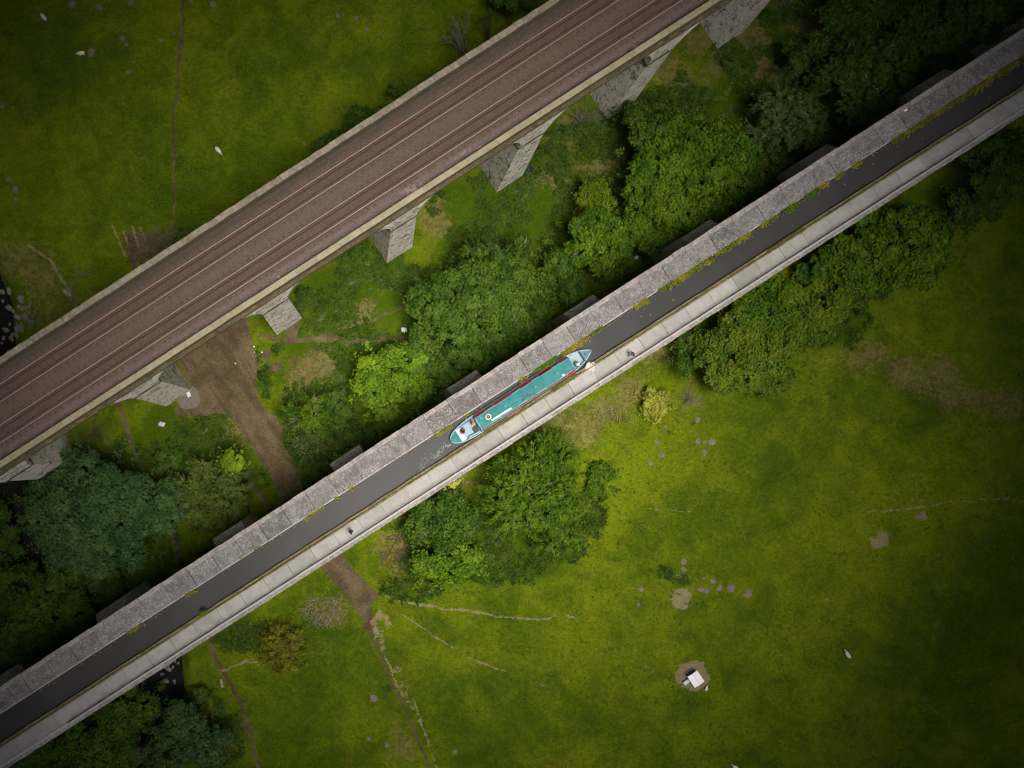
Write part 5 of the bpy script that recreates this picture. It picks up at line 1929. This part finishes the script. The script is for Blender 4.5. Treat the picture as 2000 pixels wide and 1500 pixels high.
o['label'], o['category'] = 'dry golden weeds along the ledge of the viaduct', 'weeds'

EDGE = [(1162, 643, 1.0, 'green leafy clump on the canal wall just past the boat bow'), (1062, 713, .75, 'green clump on the canal wall beside the boat front'),
        (1078, 702, .7, 'green clump with a yellow flower at the canal wall near the boat bow'), (1048, 722, .5, 'small green clump on the canal wall at the middle of the boat'),
        (1297, 557, 1.0, 'green leafy clump at the start of the long orange weed strip'), (1365, 507, .8, 'green clump inside the long orange weed strip'), (1586, 376, .9, 'green bush on the canal wall towards the dark right end'),
        (1545, 405, .9, 'green patch of leaves on the canal wall left of the last green bush'), (497, 1066, .9, 'green clump on the canal wall at the lower left'), (470, 1086, .45, 'tiny green clump on the canal wall left of the larger one'),
        (396, 1197, .40, 'small green tuft on the towpath kerb at the lower left'), (1018, 738, .35, 'yellow green tuft on the canal wall beside the boat middle')]
for i, (a, b, r, lab) in enumerate(EDGE):
    z = 18.35
    x, y, _ = P(a, b, z)
    r *= 1.3
    rng = np.random.RandomState(60 + i)
    k = int(300 * r) + 60
    p = unit(rng.normal(size=(k, 3))) * (rng.rand(k, 1) ** .5) * np.array([r * .85, r * .40, .30])
    nrm = unit(rng.normal(size=(k, 3)) * .5 + np.array([0, 0, 1.0]))
    l = rng.uniform(.10, .22, k)
    v, f = leaf_quads(p, nrm, l * 1.2, l * .7, rng)
    o = link('weed_clump', np_mesh('weed_clump', v, f, LM['bright'] if i != 11 else LM['lime'], False, rng.rand(k)), None, (x, y, z), (0, 0, A_ANG))
    tag(o, lab, 'plant', 'green plants on the canal wall')

o = blade_cover('soil_litter', 90000, 8, [(MD, .6, 1), (MBED, 0, .5)], (.06, .22), (.04, .10), LM['straw_dark'], (.6, 1.2))
o['label'], o['category'] = 'dead leaves and crumbs of earth on the bare soil', 'litter'

# floating leaves
m = MB()
rng = random.Random(8)
for a, b in ((1316, 587), (1270, 615), (1253, 618), (1706, 320), (1932, 191), (1548, 440), (1313, 585), (1802, 270), (1650, 360)):
    x, y, _ = P(a, b, WATER)
    m.poly([(x + .09 * math.cos(t) * rng.uniform(.7, 1.2), y + .07 * math.sin(t) * rng.uniform(.7, 1.2), WATER + .012) for t in [6.283 * k / 6 for k in range(6)]])
o = stuff(m.build('floating_leaves', LM['yellow']))
o['label'], o['category'] = 'pale leaves floating on the canal', 'leaves'

# ------------------------------------------------------------------ light, sky, camera
SUN_EL, SUN_AZ = 77.5, 152.0          # degrees; azimuth clockwise from +Y (top of the photo)
az, el = R(SUN_AZ), R(SUN_EL)
to_sun = Vector((math.sin(az) * math.cos(el), math.cos(az) * math.cos(el), math.sin(el)))
sd = bpy.data.lights.new('sun', 'SUN')
sd.energy = SUN_E
sd.angle = R(SUN_ANG)
sd.color = (1.0, .96, .90)
so = bpy.data.objects.new('sun', sd)
COL.objects.link(so)
so.rotation_euler = (-to_sun).to_track_quat('-Z', 'Y').to_euler()
so.location = to_sun * 300

w = bpy.data.worlds.new('World')
SC.world = w
w.use_nodes = True
bg = w.node_tree.nodes['Background']
sky = w.node_tree.nodes.new('ShaderNodeTexSky')
sky.sky_type = 'NISHITA'
sky.sun_disc = False
sky.sun_elevation = el
sky.sun_rotation = az
sky.dust_density = 3.0
sky.air_density = 1.0
w.node_tree.links.new(sky.outputs[0], bg.inputs[0])
bg.inputs[1].default_value = SKY_S


def build_shade_ring():
    """opaque ring added out of view: blocks sun and sky outside its gap"""
    from mathutils import noise as mn
    km = Mat('shade_ring', 1.0, 0)
    km.color((.42, .42, .43))
    tgt = Vector(P(*SHADE_C, 0.0))
    ctr = tgt + to_sun * (SHADE_Z / to_sun.z)
    m = MB()
    n = 96
    rings = []
    prof = [(0.0, 18), (-6, 9), (0.0, 0), (14, -4), (60, 2), (160, 0), (400, 4), (1500, 0), (1500, 60), (400, 64), (160, 56), (60, 44), (14, 30)]
    for dr, dz in prof:
        ring = []
        for i in range(n):
            a = 2 * math.pi * i / n
            c, s = math.cos(a), math.sin(a)
            rb = 1 / math.sqrt((c / SHADE_A) ** 2 + (s / SHADE_B) ** 2)
            wob = 1 + .10 * mn.noise(Vector((c * 2, s * 2, 1.5))) + .06 * mn.noise(Vector((c * 5, s * 5, 4)))
            r = rb * wob + dr * (1 + .3 * mn.noise(Vector((c * 3, s * 3, dr * .05))))
            ring.append((ctr.x + r * c, ctr.y + r * s, SHADE_Z + dz * (1 + .4 * mn.noise(Vector((c * 4, s * 4, dz * .1))))))
        rings.append(ring)
    rings.append(rings[0])
    m.loft(rings, False, 0, True)
    bmesh.ops.remove_doubles(m.bm, verts=m.bm.verts[:], dist=.001)
    structure(m.build('shade_ring', km.m))  # added light blocker, never in view; dims the outer ground


if SHADE_Z:
    build_shade_ring()

cd = bpy.data.cameras.new('camera')
cam = bpy.data.objects.new('camera', cd)
COL.objects.link(cam)
cam.location = (0, 0, CAM_H)
cam.rotation_euler = (0, 0, 0)
cd.sensor_width = 36
cd.lens = 36 * F_PX / 2000
cd.shift_x = (1000 - CX) / 2000
cd.shift_y = (CY - 750) / 2000
cd.clip_start = 1
cd.clip_end = 4000
SC.camera = cam

SC.view_settings.view_transform = 'Standard'
SC.view_settings.look = 'None'
SC.view_settings.gamma = 1
SC.view_settings.exposure = EXPOSURE
SC.render.engine = 'CYCLES'
SC.cycles.max_bounces = 6
SC.cycles.transparent_max_bounces = 4
SC.cycles.use_denoising = True
SC.cycles.use_adaptive_sampling = False

SC.cycles.filter_width = 1.15
